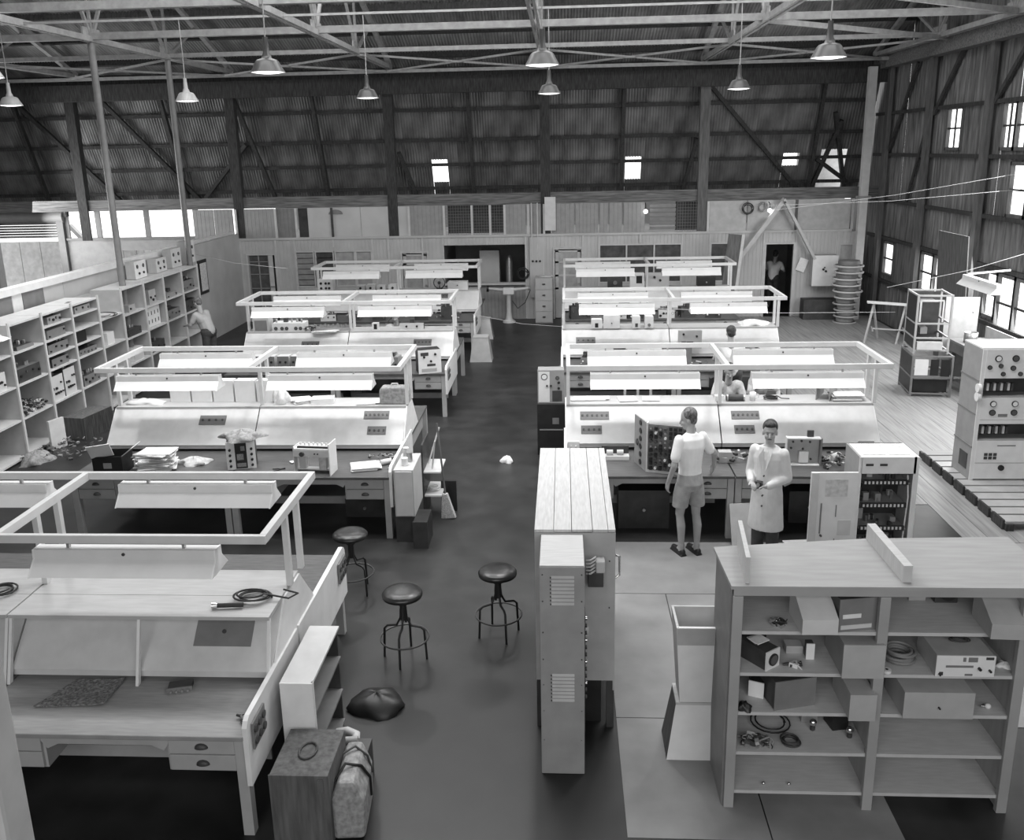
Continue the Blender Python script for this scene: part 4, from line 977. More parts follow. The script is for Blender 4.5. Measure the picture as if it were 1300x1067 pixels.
# second left bench, console top
crumple('cloth', 'pale folded cloth on the left end of the second bench console top', 'cloth', (-5.75, 11.60, TT), .26, .13, .055, 'white2', 14)
for i in range(5):
    x = -5.42+i*.305
    gear('file_box', 'white file box, %s from the left on the second bench console' % ['first','second','third','fourth','fifth'][i], 'box', (x+.13, 11.64, TT), 0, .275, .16, .30, 'white', 'white', ())
cable('cable_coil', 'dark cable bundle on the right end of the file boxes', (-4.05, 11.70, TT+.302), .07, 4, .010, 'black', None, 3) if False else None
crumple('cloth_bag', 'pale round cloth bag on the second bench console top', 'bag', (-3.86, 11.60, TT), .12, .12, .19, 'paper2', 17)
papers('paper_pile', 'loose curled papers between the cloth bag and the shallow tray', (-3.58, 11.62, TT), .3, .26, .2, 6, skew=.5)
t = gear('tray', 'shallow white open tray box on the second bench console top', 'tray', (-3.27, 11.50, TT), .15, .30, .2, .07, 'white', 'white', open_top=True)
papers('envelope', 'flat white envelopes left of the rounded grey case', (-2.66, 11.56, TT), .05, .27, .2, 3, skew=.1, cat='envelope')
t = thing('instrument_case', 'rounded grey carrying case at the right end of the second bench console', 'case', (-2.28, 11.56, TT)); mb = MB(); mb.prism([(-.2,0),(.2,0),(.2,.19),(.17,.235),(-.17,.235),(-.2,.19)], -.09, .09, 'y'); mb.build('case_body', M['cloth'], t, bevel=.02)
MB().tube([(-.05,0,.237),(-.04,0,.27),(.04,0,.27),(.05,0,.237)], .008).build('handle', M['white'], t)
# end of second left bench
t = thing('end_cabinet', 'narrow pale cabinet hung on the end of the second left bench', 'cabinet', (-2.045, 9.98, .33))
bx('case', M['cream'], t, 0, .24, 0, .62, 0, .60, bevel=.006); bx('door', M['white2'], t, .02, .22, -.014, -.001, .02, .58); bx('lower_case', M['dark'], t, .0, .24, .0, .62, -.33, -.002)
gear('wooden_box', 'black box on the floor under the narrow end cabinet', 'box', (-1.72, 9.80, 0), 0, .17, .40, .34, 'black', 'dark')
for i, (x, y, z, m_) in enumerate(((-1.93, 10.15, .935, 'white'), (-1.90, 10.3, .935, 'metal'), (-1.96, 10.42, .935, 'paper2'))):
    t = thing('tin_can', ['white tin on the narrow end cabinet, nearest', 'steel tin on the narrow end cabinet, middle one', 'pale tin on the narrow end cabinet, farthest'][i], 'can', (x, y, z)); MB().cone((0,0,0),(0,0,.09+.02*i),.04,n=12).build('tin', M[m_], t)
t = thing('wall_shelf', 'small white shelf rack with coiled wire on the bench end', 'shelf', (-1.80, 10.70, 0))
bx('shelf', M['white2'], t, 0, .22, 0, .5, .30, .32); bx('shelf', M['white2'], t, 0, .22, 0, .5, .62, .64); bx('side', M['dark'], t, -.02, 0, 0, .5, 0, 1.0)
MB().bar((.1, .1, .65), (.16, .02, 1.05), .015, .015).bar((.02, .3, .65), (.16, .45, 1.1), .015, .015).build('strut', M['white2'], t)
cable('wire_coil', 'white wire coil on the lower end shelf', (-1.70, 10.9, .322), .06, 4, .006, 'white')
t = thing('broom', 'straw broom leaning head down against the second bench end', 'broom', (-1.50, 10.72, 0), -.15)
mb = MB(); mb.prism([(-.10, .0), (.10, .0), (.035, .34), (-.035, .34)], -.03, .03, 'y', roty(-.12)); mb.build('bristles', M['straw'], t, bevel=.01)
MB().cone((-.035, 0, .33), (-.14, .10, 1.25), .013, n=8).build('broom_handle', M['timber'], t)
bx('dustpan_board', M['black'], None, -1.62, -1.42, 10.95, 11.0, 0, .42); tag(COL.objects[-1], 'black board standing behind the straw broom', 'board')
# under-bench dark crates
for i, (x, y, w_, h_, lb) in enumerate(((.98, 10.42, .62, .50, 'black storage box under the desk where the man in shorts works'), (3.05, 10.6, .5, .42, 'black wooden chest under the right half of the middle right bench'), (-2.6, 10.75, .5, .25, 'dark flat box under the second left bench, right end'))):
    gear('storage_box', lb, 'box', (x, y, 0), 0, w_, .4, h_, 'black', 'dark', [(0,h_*.5,.02,'metal')])
gear('loose_board', 'pale panel leaning under the bench beside the man in the coat', 'panel', (2.13, 9.92, 0), 0, .30, .02, .50, 'palewood', None); COL.objects[-1].parent.rotation_euler = (-.35, .0, .12)
gear('loose_board', 'white flat panel lying on the floor behind the coated man', 'panel', (2.90, 9.70, 0.006), .1, .55, .35, .02, 'white2', None)
# stools
def make_stool(label):
    t = thing('stool', label, 'stool', group='round black stools in the aisle')
    MB().lathe([(0,.70),(.10,.705),(.165,.69),(.188,.665),(.185,.64),(.15,.625),(0,.622)], n=28).build('seat', M['leather'], t)
    MB().cone((0,0,.40), (0,0,.622), .032, n=12).build('pillar', M['black'], t)
    MB().cone((0,0,.56), (0,0,.60), .05, n=12).build('collar', M['black'], t)
    for k in range(4):
        a = PI/4+k*PI/2+.2; c, s = math.cos(a), math.sin(a)
        MB().tube([(.02*c,.02*s,.56),(.03*c,.03*s,.42),(.07*c,.07*s,.34),(.16*c,.16*s,.33),(.19*c,.19*s,.30),(.205*c,.205*s,0)], .0115, 8).build('leg', M['black'], t)
    MB().tube([(.225*math.cos(i*PI/16), .225*math.sin(i*PI/16), .22) for i in range(33)], .009, 8).build('foot_ring', M['dark'], t)
    return t
st = make_stool('round black stool nearest the second left bench'); st.location = (-2.29, 8.72, 0)
dup(st, (-1.50, 7.42, 0), .5, 'round black stool nearest the camera, in front of the other two')
dup(st, (-.65, 7.86, 0), 1.0, 'round black stool closest to the tall louvred cabinet')
crumple('paper_ball', 'crumpled white paper ball on the dark aisle floor', 'paper', (-.87, 12.86, 0), .09, .07, .09, 'paper', 4)

# third and farthest left benches
def onL3(x0, dy=0): return (x0, 16.60+dy, TT)
gear('open_box', 'pale open-ended box at the left end of the third left bench top', 'box', onL3(-5.80), 0, .30, .3, .26, 'white2', 'cream', plates=[(-.12,.02,.12,.22,'mid')])
gear('radio_chassis', 'valve radio chassis with five round black dials, third left bench', 'radio', onL3(-5.27), 0, .62, .3, .16, 'white', 'white', [(x,.06,.034,'dialdk') for x in (-.24,-.12,-.03,.15,.24)], [('valve',-.25,.1),('tx',-.08,.15),('valve',.05,.1),('can',.14,.15),('valve',.24,.1),('coil',.18,.2)])
gear('circuit_board', 'long flat circuit panel with rows of parts, third left bench', 'panel', onL3(-4.45), .05, .75, .28, .05, 'mid', 'grey', (), [('can',-.3+i*.08,.1+.05*(i%3)) for i in range(9)])
papers('paper_pile', 'white papers before the flat circuit panel, third left bench', onL3(-4.55,-.08), .1, .5, .1, 3)
gear('mug_holder', 'small white two-handled holder on the third left bench top', 'holder', onL3(-3.58), 0, .12, .08, .15, 'white', 'white', plates=[(-.03,.03,.03,.13,'black')])
gear('chassis', 'small dark chassis with white ends, third left bench right half', 'radio', onL3(-2.9,.1), 0, .45, .15, .12, 'dark', 'white2', [(-.1,.06,.02),(.1,.06,.02)], [('tx',0,.08)])
junk('parts_heap', 'heap of dark leads beside the five-dial radio', 'parts', onL3(-4.86,.05), 0, 40, .14, .08, .10, ('dark','grey2','black'), 41)
for i, x in enumerate((-5.55,-5.28,-5.02,-4.78)):
    gear('meter_unit', '%s of four dark perforated meter units on the third left desk' % ['leftmost','second','third','rightmost'][i], 'meter', (x, 15.35, DD), 0, .2, .2, .30, 'white2', 'mid', [(-.05,.08,.02),(.05,.08,.02),(-.05,.2,.02),(.05,.2,.02)])
gear('radio_rack', 'tilted black and white radio rack at the right end of third left desk', 'radio', (-2.36, 15.25, DD), .35, .40, .28, .42, 'black', 'white', [(-.1,.3,.02),(.02,.22,.02),(.1,.34,.02)], (), plates=[(-.15,.03,.12,.09,'grey2'),(-.05,.13,.1,.17,'dark'),(-.16,.32,-.02,.38,'dark')])
gear('radio_chassis', 'square open chassis with black valves at far left of farthest left bench', 'radio', (-5.86, 21.65, TT), 0, .36, .25, .30, 'white2', 'white', [(x,z,.03) for x in (-.1,.02,.1) for z in (.08,.2)])
for i, x in enumerate((-5.0,-4.75,-4.48,-4.2)):
    gear('meter_unit', '%s of four small pale boxes on the farthest left bench top' % ['leftmost','second','third','rightmost'][i], 'box', (x, 21.72, TT), 0, .2, .2, .12+.02*(i%2), 'white', 'white2', [(0,.06,.03)])
t = thing('table_fan', 'small dark fan standing on the farthest left bench top', 'fan', (-3.05, 21.8, TT))
MB().tube([(.14*math.cos(i*PI/8), 0, .16+.14*math.sin(i*PI/8)) for i in range(17)], .012).build('guard', M['dark'], t)
for k in range(4): MB().box(.01,.12,-.004,.004,-.03,.03, tr(0,0,.16) @ roty(k*PI/2+.4)).build('blade', M['metal'], t)
MB().cone((0,-.03,.16),(0,.08,.16),.04,n=10).build('fan_motor', M['dark'], t); bx('base', M['dark'], t, -.07,.07,-.05,.06,0,.025); MB().cone((0,.03,.02),(0,.03,.13),.015,n=8).build('stem', M['dark'], t)
gear('carton', 'white cardboard box at the right end of the farthest left bench', 'box', (-2.58, 21.62, TT), 0, .48, .25, .2, 'white', 'white', [(0,.12,.015,'dark')])

# middle right bench
y2 = 11.66
t = thing('panel_chassis', 'large angled chassis full of valves beside a round-holed panel, middle right bench', 'chassis', (1.02, 10.25, DD), -.32)
bx('wiring_deck', M['board'], t, -.02, .54, .0, .03, .03, .60)
bx('frame_side', M['white2'], t, -.04, -.02, -.02, .05, 0, .62); bx('frame_base', M['white2'], t, -.02, .56, -.02, .04, 0, .03)
sp = MB().box(-.36, 0, -.008, .006, 0, .62, tr(-.04, 0, 0) @ rotz(-.95)).build('hole_panel', M['grey'], t)
T = tr(-.04, 0, 0) @ rotz(-.95)
for i in range(6):
    q = T @ Vector((-.16, -.010, .07+i*.10)); q2 = T @ Vector((-.16, -.018, .07+i*.10)); MB().cone(q, q2, .034, n=12).build('round_hole', M['black'], sp)
q = [T @ Vector((-.24+.028*math.cos(a*PI/6), -.02, .30+.04*math.sin(a*PI/6))) for a in range(13)]; MB().tube(q, .006).build('ring', M['black'], sp)
r = random.Random(3)
for i in range(9):
    for j in range(10):
        x = .02+i*.058; z = .06+j*.056+r.uniform(-.008, .008); q = r.random(); nm, mm, rr = ('valve','chrome',.014) if q < .3 else (('capacitor','white',.016) if q < .5 else (('relay','black',.022) if q < .85 else ('coil','dark',.018)))
        if nm == 'relay': bx(nm, M[mm], t, x-.018, x+.018, -.05*r.uniform(.4,1), -.001, z-.02, z+.02)
        else: MB().cone((x, -.001, z), (x, -.045, z), rr, n=8).build(nm, M[mm], t)
for x in (.40, .50):
    pass
t = thing('coupling_unit', 'low white unit with two coils left of the large angled chassis', 'unit', (.64, 10.72, DD)); bx('base', M['white'], t, -.17,.17,-.06,.06,0,.05)
for x in (-.07,.06): MB().cone((x-.04,0,.085),(x+.04,0,.085),.034,n=12).build('coil', M['white2'], t)
bx('back_plate', M['dark'], t, -.17,.17,.05,.06,.051,.15)
gear('socket_box', 'small white socket box low on the middle right console', 'socket', (.12, 11.00, DD+.0), 0, .14, .05, .13, 'white', 'white', [(-.03,.07,.01,'paper2'),(.03,.07,.01,'paper2')])
junk('parts_heap', 'row of tubes and tins on the desk left of the coated man', 'parts', (2.15, 10.62, DD), 0, 40, .26, .08, .13, ('white2','dark','metal'), 51)
gear('tin_box', 'grey carton among tubes on the desk left of the coated man', 'box', (1.98, 10.55, DD), 0, .16, .12, .14, 'grey2', None)
t = thing('open_chassis', 'pale square chassis tray standing on edge right of the coated man', 'chassis', (2.90, 10.45, DD), -.05)
bx('back_plate', M['grey2'], t, -.2,.2,.09,.10,0,.34); bx('side_plate', M['white2'], t, -.21,-.2,0,.10,0,.35); bx('side_plate', M['mid'], t, .19,.21,0,.10,0,.35); bx('top_plate', M['white2'], t, -.2,.19,0,.09,.335,.35); bx('bottom_plate', M['white'], t, -.2,.19,0,.09,0,.012)
bx('transformer', M['white'], t, -.05,.06,.03,.089,.03,.17)
for x, z in ((-.12,.28),(-.02,.29),(.08,.28),(-.14,.2),(.0,.19),(.1,.06)): MB().cone((x,.089,z),(x,.075,z),.014,n=8).build('grommet', M['dark'], t)
gear('relay', 'dark relay standing on top of the square chassis tray', 'relay', (2.98, 10.50, DD+.352), 0, .08, .03, .08, 'dark', None)
junk('parts_heap', 'tangle of valves and dark combs beside the equipment rack', 'parts', (3.30, 10.42, DD), 0, 60, .17, .18, .16, ('white2','dark','black','metal'), 61)
t = thing('tin_can', 'open round tin lying on its side near the equipment rack', 'can', (3.32, 10.62, DD+.05), .7); MB().cone((-.09,0,0),(.09,0,0),.05,n=16).build('tin', M['paper2'], t); MB().cone((.0905,0,0),(.0915,0,0),.044,n=14).build('tin_opening', M['black'], t)
# middle right console top
papers('paper_pile', 'white sheets flat on the left end of the middle right console', (.33, y2+.03, TT), 0, .5, .16, 3, skew=.04)
papers('booklet', 'square pale booklet on the middle right console, first of two', (.86, y2+.03, TT), .1, .26, .26, 2, skew=.03, cat='book')
papers('booklet', 'pale booklet right of the other on the middle right console', (1.18, y2+.03, TT), -.1, .24, .22, 2, skew=.03, cat='book')
t = thing('film_can', 'dark metal cylinder lying on the middle right console', 'cylinder', (2.27, y2-.08, TT+.045)); MB().cone((-.12,0,0),(.12,0,0),.043,n=16).build('cylinder', M['dark'], t)
for x in (-.12,.1): MB().cone((x,0,0),(x+.02,0,0),.046,n=16).build('ring', M['metal'], t)
gear('small_box', 'small white box left of the dark cylinder', 'box', (2.06, y2-.10, TT), 0, .11, .1, .07, 'white', 'white')
t = thing('mug', 'white mug on the middle right console', 'mug', (2.50, y2-.06, TT)); MB().lathe([(.0,.004),(.04,.0),(.042,.11),(.037,.11),(.035,.01)], n=16).build('mug_body', M['white'], t); MB().tube([(.04,0,.09),(.075,0,.08),(.075,0,.04),(.04,0,.03)], .006).build('handle', M['white'], t)
cable('cable_coil', 'black wiry coil right of the white mug', (2.74, y2-.04, TT), .08, 5, .006, 'black', [(.14,0,.02),(.25,.02,.01)], 7, flat=.6)
t = thing('tube_rack', 'long pale angle frame with valves at the right of the middle console', 'chassis', (3.40, y2-.1, TT), -.5)
bx('side_plate', M['grey'], t, -.09,-.08,0,.42,0,.20); bx('side_plate', M['grey'], t, .08,.09,0,.42,0,.20); bx('top_plate', M['white2'], t, -.08,.08,.0,.42,.19,.20)
for i in range(4): bx('relay', M['black'], t, -.05,.04,.03+i*.1,.08+i*.1,.201,.225)
papers('paper_pile', 'stack of white folders at the right end of the middle right console', (3.72, y2-.02, TT), -.05, .40, .24, 5, skew=.08, th=.012)
for x_, lb in ((3.82, 'white card standing at the far right of the middle right desk'),): gear('card', lb, 'card', (x_, 11.0, DD), 0, .2, .02, .14, 'white', None)
# far side of the middle right bench: left-end panel set, ladder chair
gear('test_set', 'tall white dial panel at the aisle end of the middle right bench', 'panel', (-.20, 13.25, .82), 0, .40, .25, .52, 'grey', 'grey', [(-.1,.42,.05,'dial'),(.1,.40,.03,'dialdk'),(-.06,.28,.015),(.0,.28,.015),(.12,.24,.02),(.12,.33,.02)], (), plates=[(-.19,.02,-.02,.50,'white'),(.02,.03,.17,.2,'dark')])
gear('cupboard', 'dark open cupboard below the white dial panel', 'cupboard', (-.20, 13.20, 0), 0, .42, .35, .815, 'dark', 'black', (), (), plates=[(-.18,.4,.18,.42,'grey'),(.02,.5,.12,.6,'mid')])
t = thing('slatted_chair', 'white slatted chair back seen behind the middle right console', 'chair', (.98, 14.25, 0))
for x in (0,.42): bx('leg', M['white2'], t, x,x+.04,0,.04,0,.86); bx('leg', M['white2'], t, x,x+.04,.40,.44,0,.44)
for z in (.56,.82): bx('back_rail', M['white2'], t, .04,.42,.005,.035,z,z+.05)
bx('back_slat', M['white2'], t, .21,.25,.01,.03,.61,.82); bx('seat', M['white2'], t, 0,.46,.0,.44,.44,.47)
# third right bench gear
def onR3(x0, dy=0): return (x0, 16.62+dy, TT)
gear('meter_unit', 'small white box with a black window, third right bench top, leftmost', 'meter', onR3(.62), 0, .2, .15, .17, 'white', 'white', plates=[(-.03,.02,.03,.10,'black')])
gear('meter_unit', 'square white case, tallest on the third right bench top', 'meter', onR3(.90), 0, .30, .15, .24, 'white', 'white', [(0,.1,.01,'dark')])
gear('meter_unit', 'narrow white upright unit with a black mark, left of its twin', 'meter', onR3(1.36), 0, .14, .2, .22, 'white', 'white', plates=[(-.02,.02,.03,.09,'dark')])
gear('meter_unit', 'narrow white upright unit with a round grey mark, right of its twin', 'meter', onR3(1.60), 0, .15, .2, .22, 'white', 'white', [(0,.06,.03,'mid')])
gear('chassis', 'framed chassis with a dark lozenge part, third right console', 'chassis', (2.30, 16.15, DD+.2), 0, .42, .08, .34, 'grey2', 'grey2', [(-.12,.28,.02),(.12,.24,.02)], (), plates=[(-.06,.06,.06,.14,'black'),(-.15,.03,-.1,.06,'black')])
crumple('cloth', 'white cloth heap at the right end of the third right bench top', 'cloth', (3.55, 16.85, TT), .26, .16, .09, 'white', 6)
junk('parts_heap', 'dense row of dark radio parts on the farthest right desk, left half', 'parts', (1.2, 20.75, DD), 0, 120, .9, .25, .22, ('dark','white2','black','metal'), 71)
junk('parts_heap', 'mixed radio parts on the right half of the farthest right desk', 'parts', (2.9, 20.75, DD), 0, 100, .6, .25, .2, ('dark','white2','black','metal'), 72)
junk('parts_heap', 'mixed small parts on the third right desk before its console', 'parts', (2.6, 15.5, DD), 0, 70, 1.0, .2, .14, ('dark','white2','metal'), 73)
junk('parts_heap', 'row of parts on the left half of the third right desk', 'parts', (.9, 15.6, DD), 0, 60, .6, .2, .14, ('dark','white2','metal'), 74)
junk('parts_heap', 'dark parts strewn along the farthest left bench desk', 'parts', (-3.8, 20.8, DD), 0, 120, 1.4, .25, .18, ('dark','white2','metal'), 75)
gear('radio_chassis', 'dark two-dial radio in the middle of the third right bench desk', 'radio', (2.05, 15.9, DD), 0, .5, .3, .3, 'dark', 'mid', [(-.1,.2,.04,'dial'),(.1,.2,.04,'dial')], [('valve',0,.1),('tx',.12,.1)])
gear('radio_chassis', 'black and white chassis at the left end, farthest right bench top', 'radio', (1.25, 21.7, TT), 0, .35, .2, .22, 'black', 'dark', [(0,.12,.05,'mid')])
gear('meter_unit', 'white upright unit with black patch, farthest right bench top', 'meter', (1.78, 21.7, TT), 0, .34, .2, .34, 'white', 'white', plates=[(-.02,.1,.12,.28,'black')])
gear('meter_unit', 'pale square panel with two dark spots, farthest right bench middle', 'meter', (2.30, 21.75, TT), 0, .5, .1, .34, 'cream', 'cream', [(-.1,.24,.03),(.04,.16,.03)])
gear('instrument_case', 'black open case at the right end of the farthest right bench', 'case', (3.45, 21.75, TT), 0, .42, .25, .22, 'black', 'black', [(0,.1,.02,'metal')])

# rows of chassis on the far-side desks
_or = ['first','second','third','fourth','fifth','sixth','seventh','eighth']
def chassis_row(bench, xs_, y, seed):
    r = random.Random(seed)
    for i, x in enumerate(xs_):
        body = r.choice(('dark','mid','black','grey')); fr = r.choice(('white2','mid','dark','white2')); w_ = r.uniform(.24,.38); h_ = r.uniform(.14,.30)
        nk = r.randint(2, 5)
        kn = [(-w_/2+.04+(w_-.08)*k/max(1, nk-1), r.choice((.3,.6))*h_, r.uniform(.014,.03), r.choice(('dialdk','black','dial'))) for k in range(nk)]
        tp = [(r.choice(('valve','tx','can','coil')), r.uniform(-w_/2+.05, w_/2-.05), r.uniform(.05,.2)) for _ in range(5)]
        look = ('white-faced ' if fr == 'white2' else 'dim-faced ')+{'dark':'dark','mid':'grey','black':'black','grey':'pale'}[body]+' chassis'
        gear('radio_chassis', '%s, %s from the left on the %s bench\'s near desk' % (look, _or[i], bench), 'radio', (x, y+r.uniform(-.08,.08), DD), r.uniform(-.25,.25), w_, .24, h_, body, fr, kn, tp, group='chassis on the near desks')
chassis_row('farthest right', (.35,.80,1.25,1.70,2.35,2.85,3.4), 20.38, 5)
chassis_row('farthest left', (-5.5,-4.9,-4.3,-3.3,-2.7), 20.42, 6)
chassis_row('third right', (.45,1.05,1.55,3.35), 15.75, 7)
chassis_row('third left', (-4.35,-3.85,-3.15), 15.7, 8)
# ---------------------------------------------------------------- equipment rack with open door by the right bench
t = thing('equipment_rack', 'white steel rack with its door swung open showing wired trays', 'cabinet', (3.22, 9.44, 0))
w, d, h = .64, .48, 1.28; th = .025
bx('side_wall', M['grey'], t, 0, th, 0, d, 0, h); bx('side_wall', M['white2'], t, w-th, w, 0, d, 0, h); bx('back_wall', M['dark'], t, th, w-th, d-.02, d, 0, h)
bx('top', M['white'], t, th, w-th, 0, d, h-th, h); bx('base', M['white2'], t, th, w-th, 0, d, 0, .06)
bx('head_panel', M['white'], t, th, w-.03, -.012, .0, h-.19, h); bx('frame_post', M['white'], t, 0, .03, -.012, 0, 0, h); bx('frame_post', M['white'], t, w-.055, w, -.012, 0, 0, h)
for x0, x1 in ((.06,.30),(.34,.56)): bx('top_mesh', M['paper2'], t, x0, x1, .06, d-.06, h+.001, h+.006)
for x in (.07,.22): bx('window', M['dark'], t, x, x+.08, -.018, -.0125, h-.10, h-.075)
for k, z in enumerate((.15,.42,.69,.96)):
    bx('tray', M['grey2'], t, .06, w-.07, .02, d-.03, z, z+.012)
    bx('tray_front', M['black'], t, .06, w-.09, .006, .018, z-.01, z+.05)
    for i in range(11): bx('terminal', M['white2'], t, .075+i*.042, .095+i*.042, -.004, .005, z+.005, z+.035)
    r = random.Random(k)
    for i in range(9):
        x, y = r.uniform(.1,.5), r.uniform(.08,.36); hh = r.uniform(.05,.15)
        if i % 3 == 0: bx('transformer', M['grey2' if i else 'white2'], t, x-.03, x+.03, y-.025, y+.025, z+.013, z+.013+hh)
        else: MB().cone((x,y,z+.013),(x,y,z+.013+hh*.8), r.uniform(.014,.024), n=8).build('valve', M['metal' if i % 2 else 'dark'], t)
MB().tube([(w-.10,.02,1.06),(w-.08,.01,.8),(w-.09,.015,.5),(w-.10,.02,.1)], .008).build('cable', M['white'], t)
dr = bx('door', M['white'], t, -.52, -.012, -.055, -.03, .02, 1.12, bevel=.004)
bx('door_edge', M['white2'], dr, -.52, -.44, -.075, -.0555, .02, 1.12); bx('door_vent', M['paper2'], dr, -.36, -.12, -.06, -.0555, .84, 1.04)
bx('door_slot', M['mid'], dr, -.40, -.385, -.061, -.0555, .4, .76); bx('door_slot', M['mid'], dr, -.235, -.225, -.061, -.0555, .6, .74); bx('door_slot', M['mid'], dr, -.235, -.225, -.061, -.0555, .2, .34); bx('door_plate', M['white2'], dr, -.20, -.06, -.06, -.0555, .38, .56)
MB().cone((-.38,-.056,.38),(-.38,-.085,.38),.012,n=8).build('door_handle', M['dark'], dr)

# ---------------------------------------------------------------- tall rack on skid, right
t = thing('skid', 'dark timber skid of parallel slats under the tall instrument rack', 'skid', (5.34, 10.35, 0))
for k in range(11):
    y = .03+k*.245
    bx('slat', M['grey2'] if k < 9 else M['ply'], t, .0, 2.3, y, y+.20, .09, .12)
for x in (.0, 1.1, 2.2): bx('bearer', M['timber_dk'], t, x, x+.09, 0, 2.75, 0, .089)
for k in range(7): bx('edge_block', M['timber_dk'], t, -.03, -.001, .05+k*.37, .05+k*.37+.28, .01, .13)
t = thing('instrument_rack', 'tall pale instrument rack with meters standing on the timber skid', 'rack', (5.50, 11.80, .121))
w, d, h = 1.05, .55, 1.82
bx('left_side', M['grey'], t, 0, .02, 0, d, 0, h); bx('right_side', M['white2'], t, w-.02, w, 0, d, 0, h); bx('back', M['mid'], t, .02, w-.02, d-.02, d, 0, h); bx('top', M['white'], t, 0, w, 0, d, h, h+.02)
bx('frame_post', M['white'], t, 0, .05, -.015, 0, 0, h); bx('frame_post', M['white'], t, w-.05, w, -.015, 0, 0, h)
def pn(z0, z1, nm='front_panel'): return bx(nm, M['white'], t, .05, w-.05, -.02, -.002, z0, z1)
p1 = pn(1.43, h); p2 = pn(.86, 1.16); p3 = pn(.80, .855, 'shelf_lip'); p4 = pn(.02, .56)
for x, z, r_, f in ((.20,1.70,.045,'dial'),(.42,1.70,.045,'dialdk'),(.64,1.70,.045,'dial'),(.10,1.58,.03,'dialdk'),(.24,1.60,.03,'dialdk'),(.40,1.57,.035,'dialdk'),(.58,1.60,.03,'dialdk'),(.28,1.49,.03,'dialdk'),(.50,1.49,.03,'dialdk')):
    q = MB().cone((x,-.02,z),(x,-.035,z),r_,n=16).build('meter', M['black'], p1); MB().cone((x,-.0352,z),(x,-.037,z),r_*.75,n=14).build('meter_face', M[f], p1)
for x, z, f in ((.20,1.08,'dial'),(.48,1.08,'dial'),(.20,.96,'dialdk'),(.48,.96,'dialdk'),(.78,1.08,'dial')):
    MB().cone((x,-.02,z),(x,-.035,z),.042,n=16).build('meter', M['black'], p2); MB().cone((x,-.0352,z),(x,-.037,z),.032,n=14).build('meter_face', M[f], p2)
bx('name_plate', M['mid'], p2, .28, .40, -.025, -.02, .90, .94)
for z0, z1 in ((1.16,1.43),(.56,.80)):
    bx('opening_back', M['dark'], t, .05, w-.05, .25, .27, z0, z1); bx('inner_shelf', M['grey2'], t, .02, w-.02, .0, .25, z0, z0+.012)
    for k in range(9): bx('relay', M['white2' if k % 2 else 'dark'], t, .07+k*.045, .10+k*.045, .03, .08, z0+.09, z0+.19)
for k in range(3):
    for j in range(2): bx('button', M['dark'], p4, .16+k*.06, .205+k*.06, -.026, -.02, .30+j*.05, .34+j*.05)
bx('slot', M['dark'], p4, .32, .56, -.024, -.02, .49, .50); MB().cone((.40,-.02,.18),(.40,-.04,.18),.04,n=14).build('knob', M['black'], p4)
bx('seam', M['grey'], p4, .05, w-.05, -.022, -.02, .245, .252)
for z in (.46,.92,1.38): bx('side_strip', M['mid'], t, -.012, -.001, 0, d, z, z+.02)
bx('side_mesh', M['dark'], t, -.006, -.001, .10, .34, .12, .34)
for z in (1.30,1.18): MB().cone((-.03,-.02,z),(.01,-.02,z),.06,n=16).build('insulator', M['white'], t)
# open racks farther back
def open_rack(label, loc, rz, w, d, h, levels, mt='grey2'):
    t = thing('open_rack', label, 'rack', loc, rz)
    for x in (0, w-.035):
        for y in (0, d-.035): bx('post', M[mt], t, x, x+.035, y, y+.035, 0, h)
    for z in (0.05,)+tuple(levels)+(h-.035,):
        for y in (0, d-.035): bx('rail', M[mt], t, .036, w-.036, y, y+.03, z, z+.03)
        for x in (0, w-.035): bx('side_rail', M[mt], t, x, x+.03, .036, d-.036, z, z+.03)
    return t
t = open_rack('grey open-framed instrument rack, upper of two stacked before the windows', (6.45, 16.55, .80), -.12, .62, .75, 1.10, (.28,.55))
bx('side_panel', M['black'], t, .004, .012, .04, .70, .10, 1.06); bx('back_panel', M['dark'], t, .04, .58, .70, .71, .10, 1.06); bx('transformer', M['grey'], t, .12,.24,.1,.3,.36,.48); bx('chassis', M['dark'], t, .06, .40, .1, .6, .60, .95); bx('chassis', M['black'], t, .05, .5, .1, .6, .06, .25); bx('white_box', M['white2'], t, .06, .50, -.02, .2, .08, .22); bx('inner_frame', M['white2'], t, .05, .08, -.01, .0, .6, 1.0); bx('inner_frame', M['white2'], t, .05, .46, -.01, .0, .98, 1.01); bx('inner_frame', M['white2'], t, .44, .47, -.01, .0, .6, .98)
t = open_rack('dark lower rack with a white pane carrying the open-framed one', (6.42, 16.45, 0), -.12, .72, .9, .79, (.36,), 'mid')
bx('side_panel', M['black'], t, .004, .012, .04, .86, .05, .76); bx('white_pane', M['white'], t, .05, .28, -.014, -.002, .42, .72); bx('grille', M['black'], t, .32, .46, -.012, -.002, .42, .72); bx('grille', M['black'], t, .50, .66, -.012, -.002, .40, .72); bx('lower_chassis', M['black'], t, .06, .65, .05, .8, .09, .33)
# trestle
t = thing('trestle', 'grey splay-legged trestle before the dark corner', 'trestle', (7.62, 21.3, 0), -.25)
for y in (0,.12): MB().bar((-.45,y,.94),(.55,y-.05,.90),.05,.04).build('top_rail', M['white2'], t)
for x in (-.3,.4):
    for s in (-1,1): MB().bar((x,.06,.88),(x+s*.17,.06+s*.30,0),.04,.04).build('leg', M['grey2'], t)
    MB().bar((x,-.2,.3),(x,.3,.3),.03,.03).build('cross_brace', M['grey2'], t)
MB().bar((-.3,-.17,.35),(.4,-.17,.33),.03,.03).build('stretcher', M['grey2'], t)
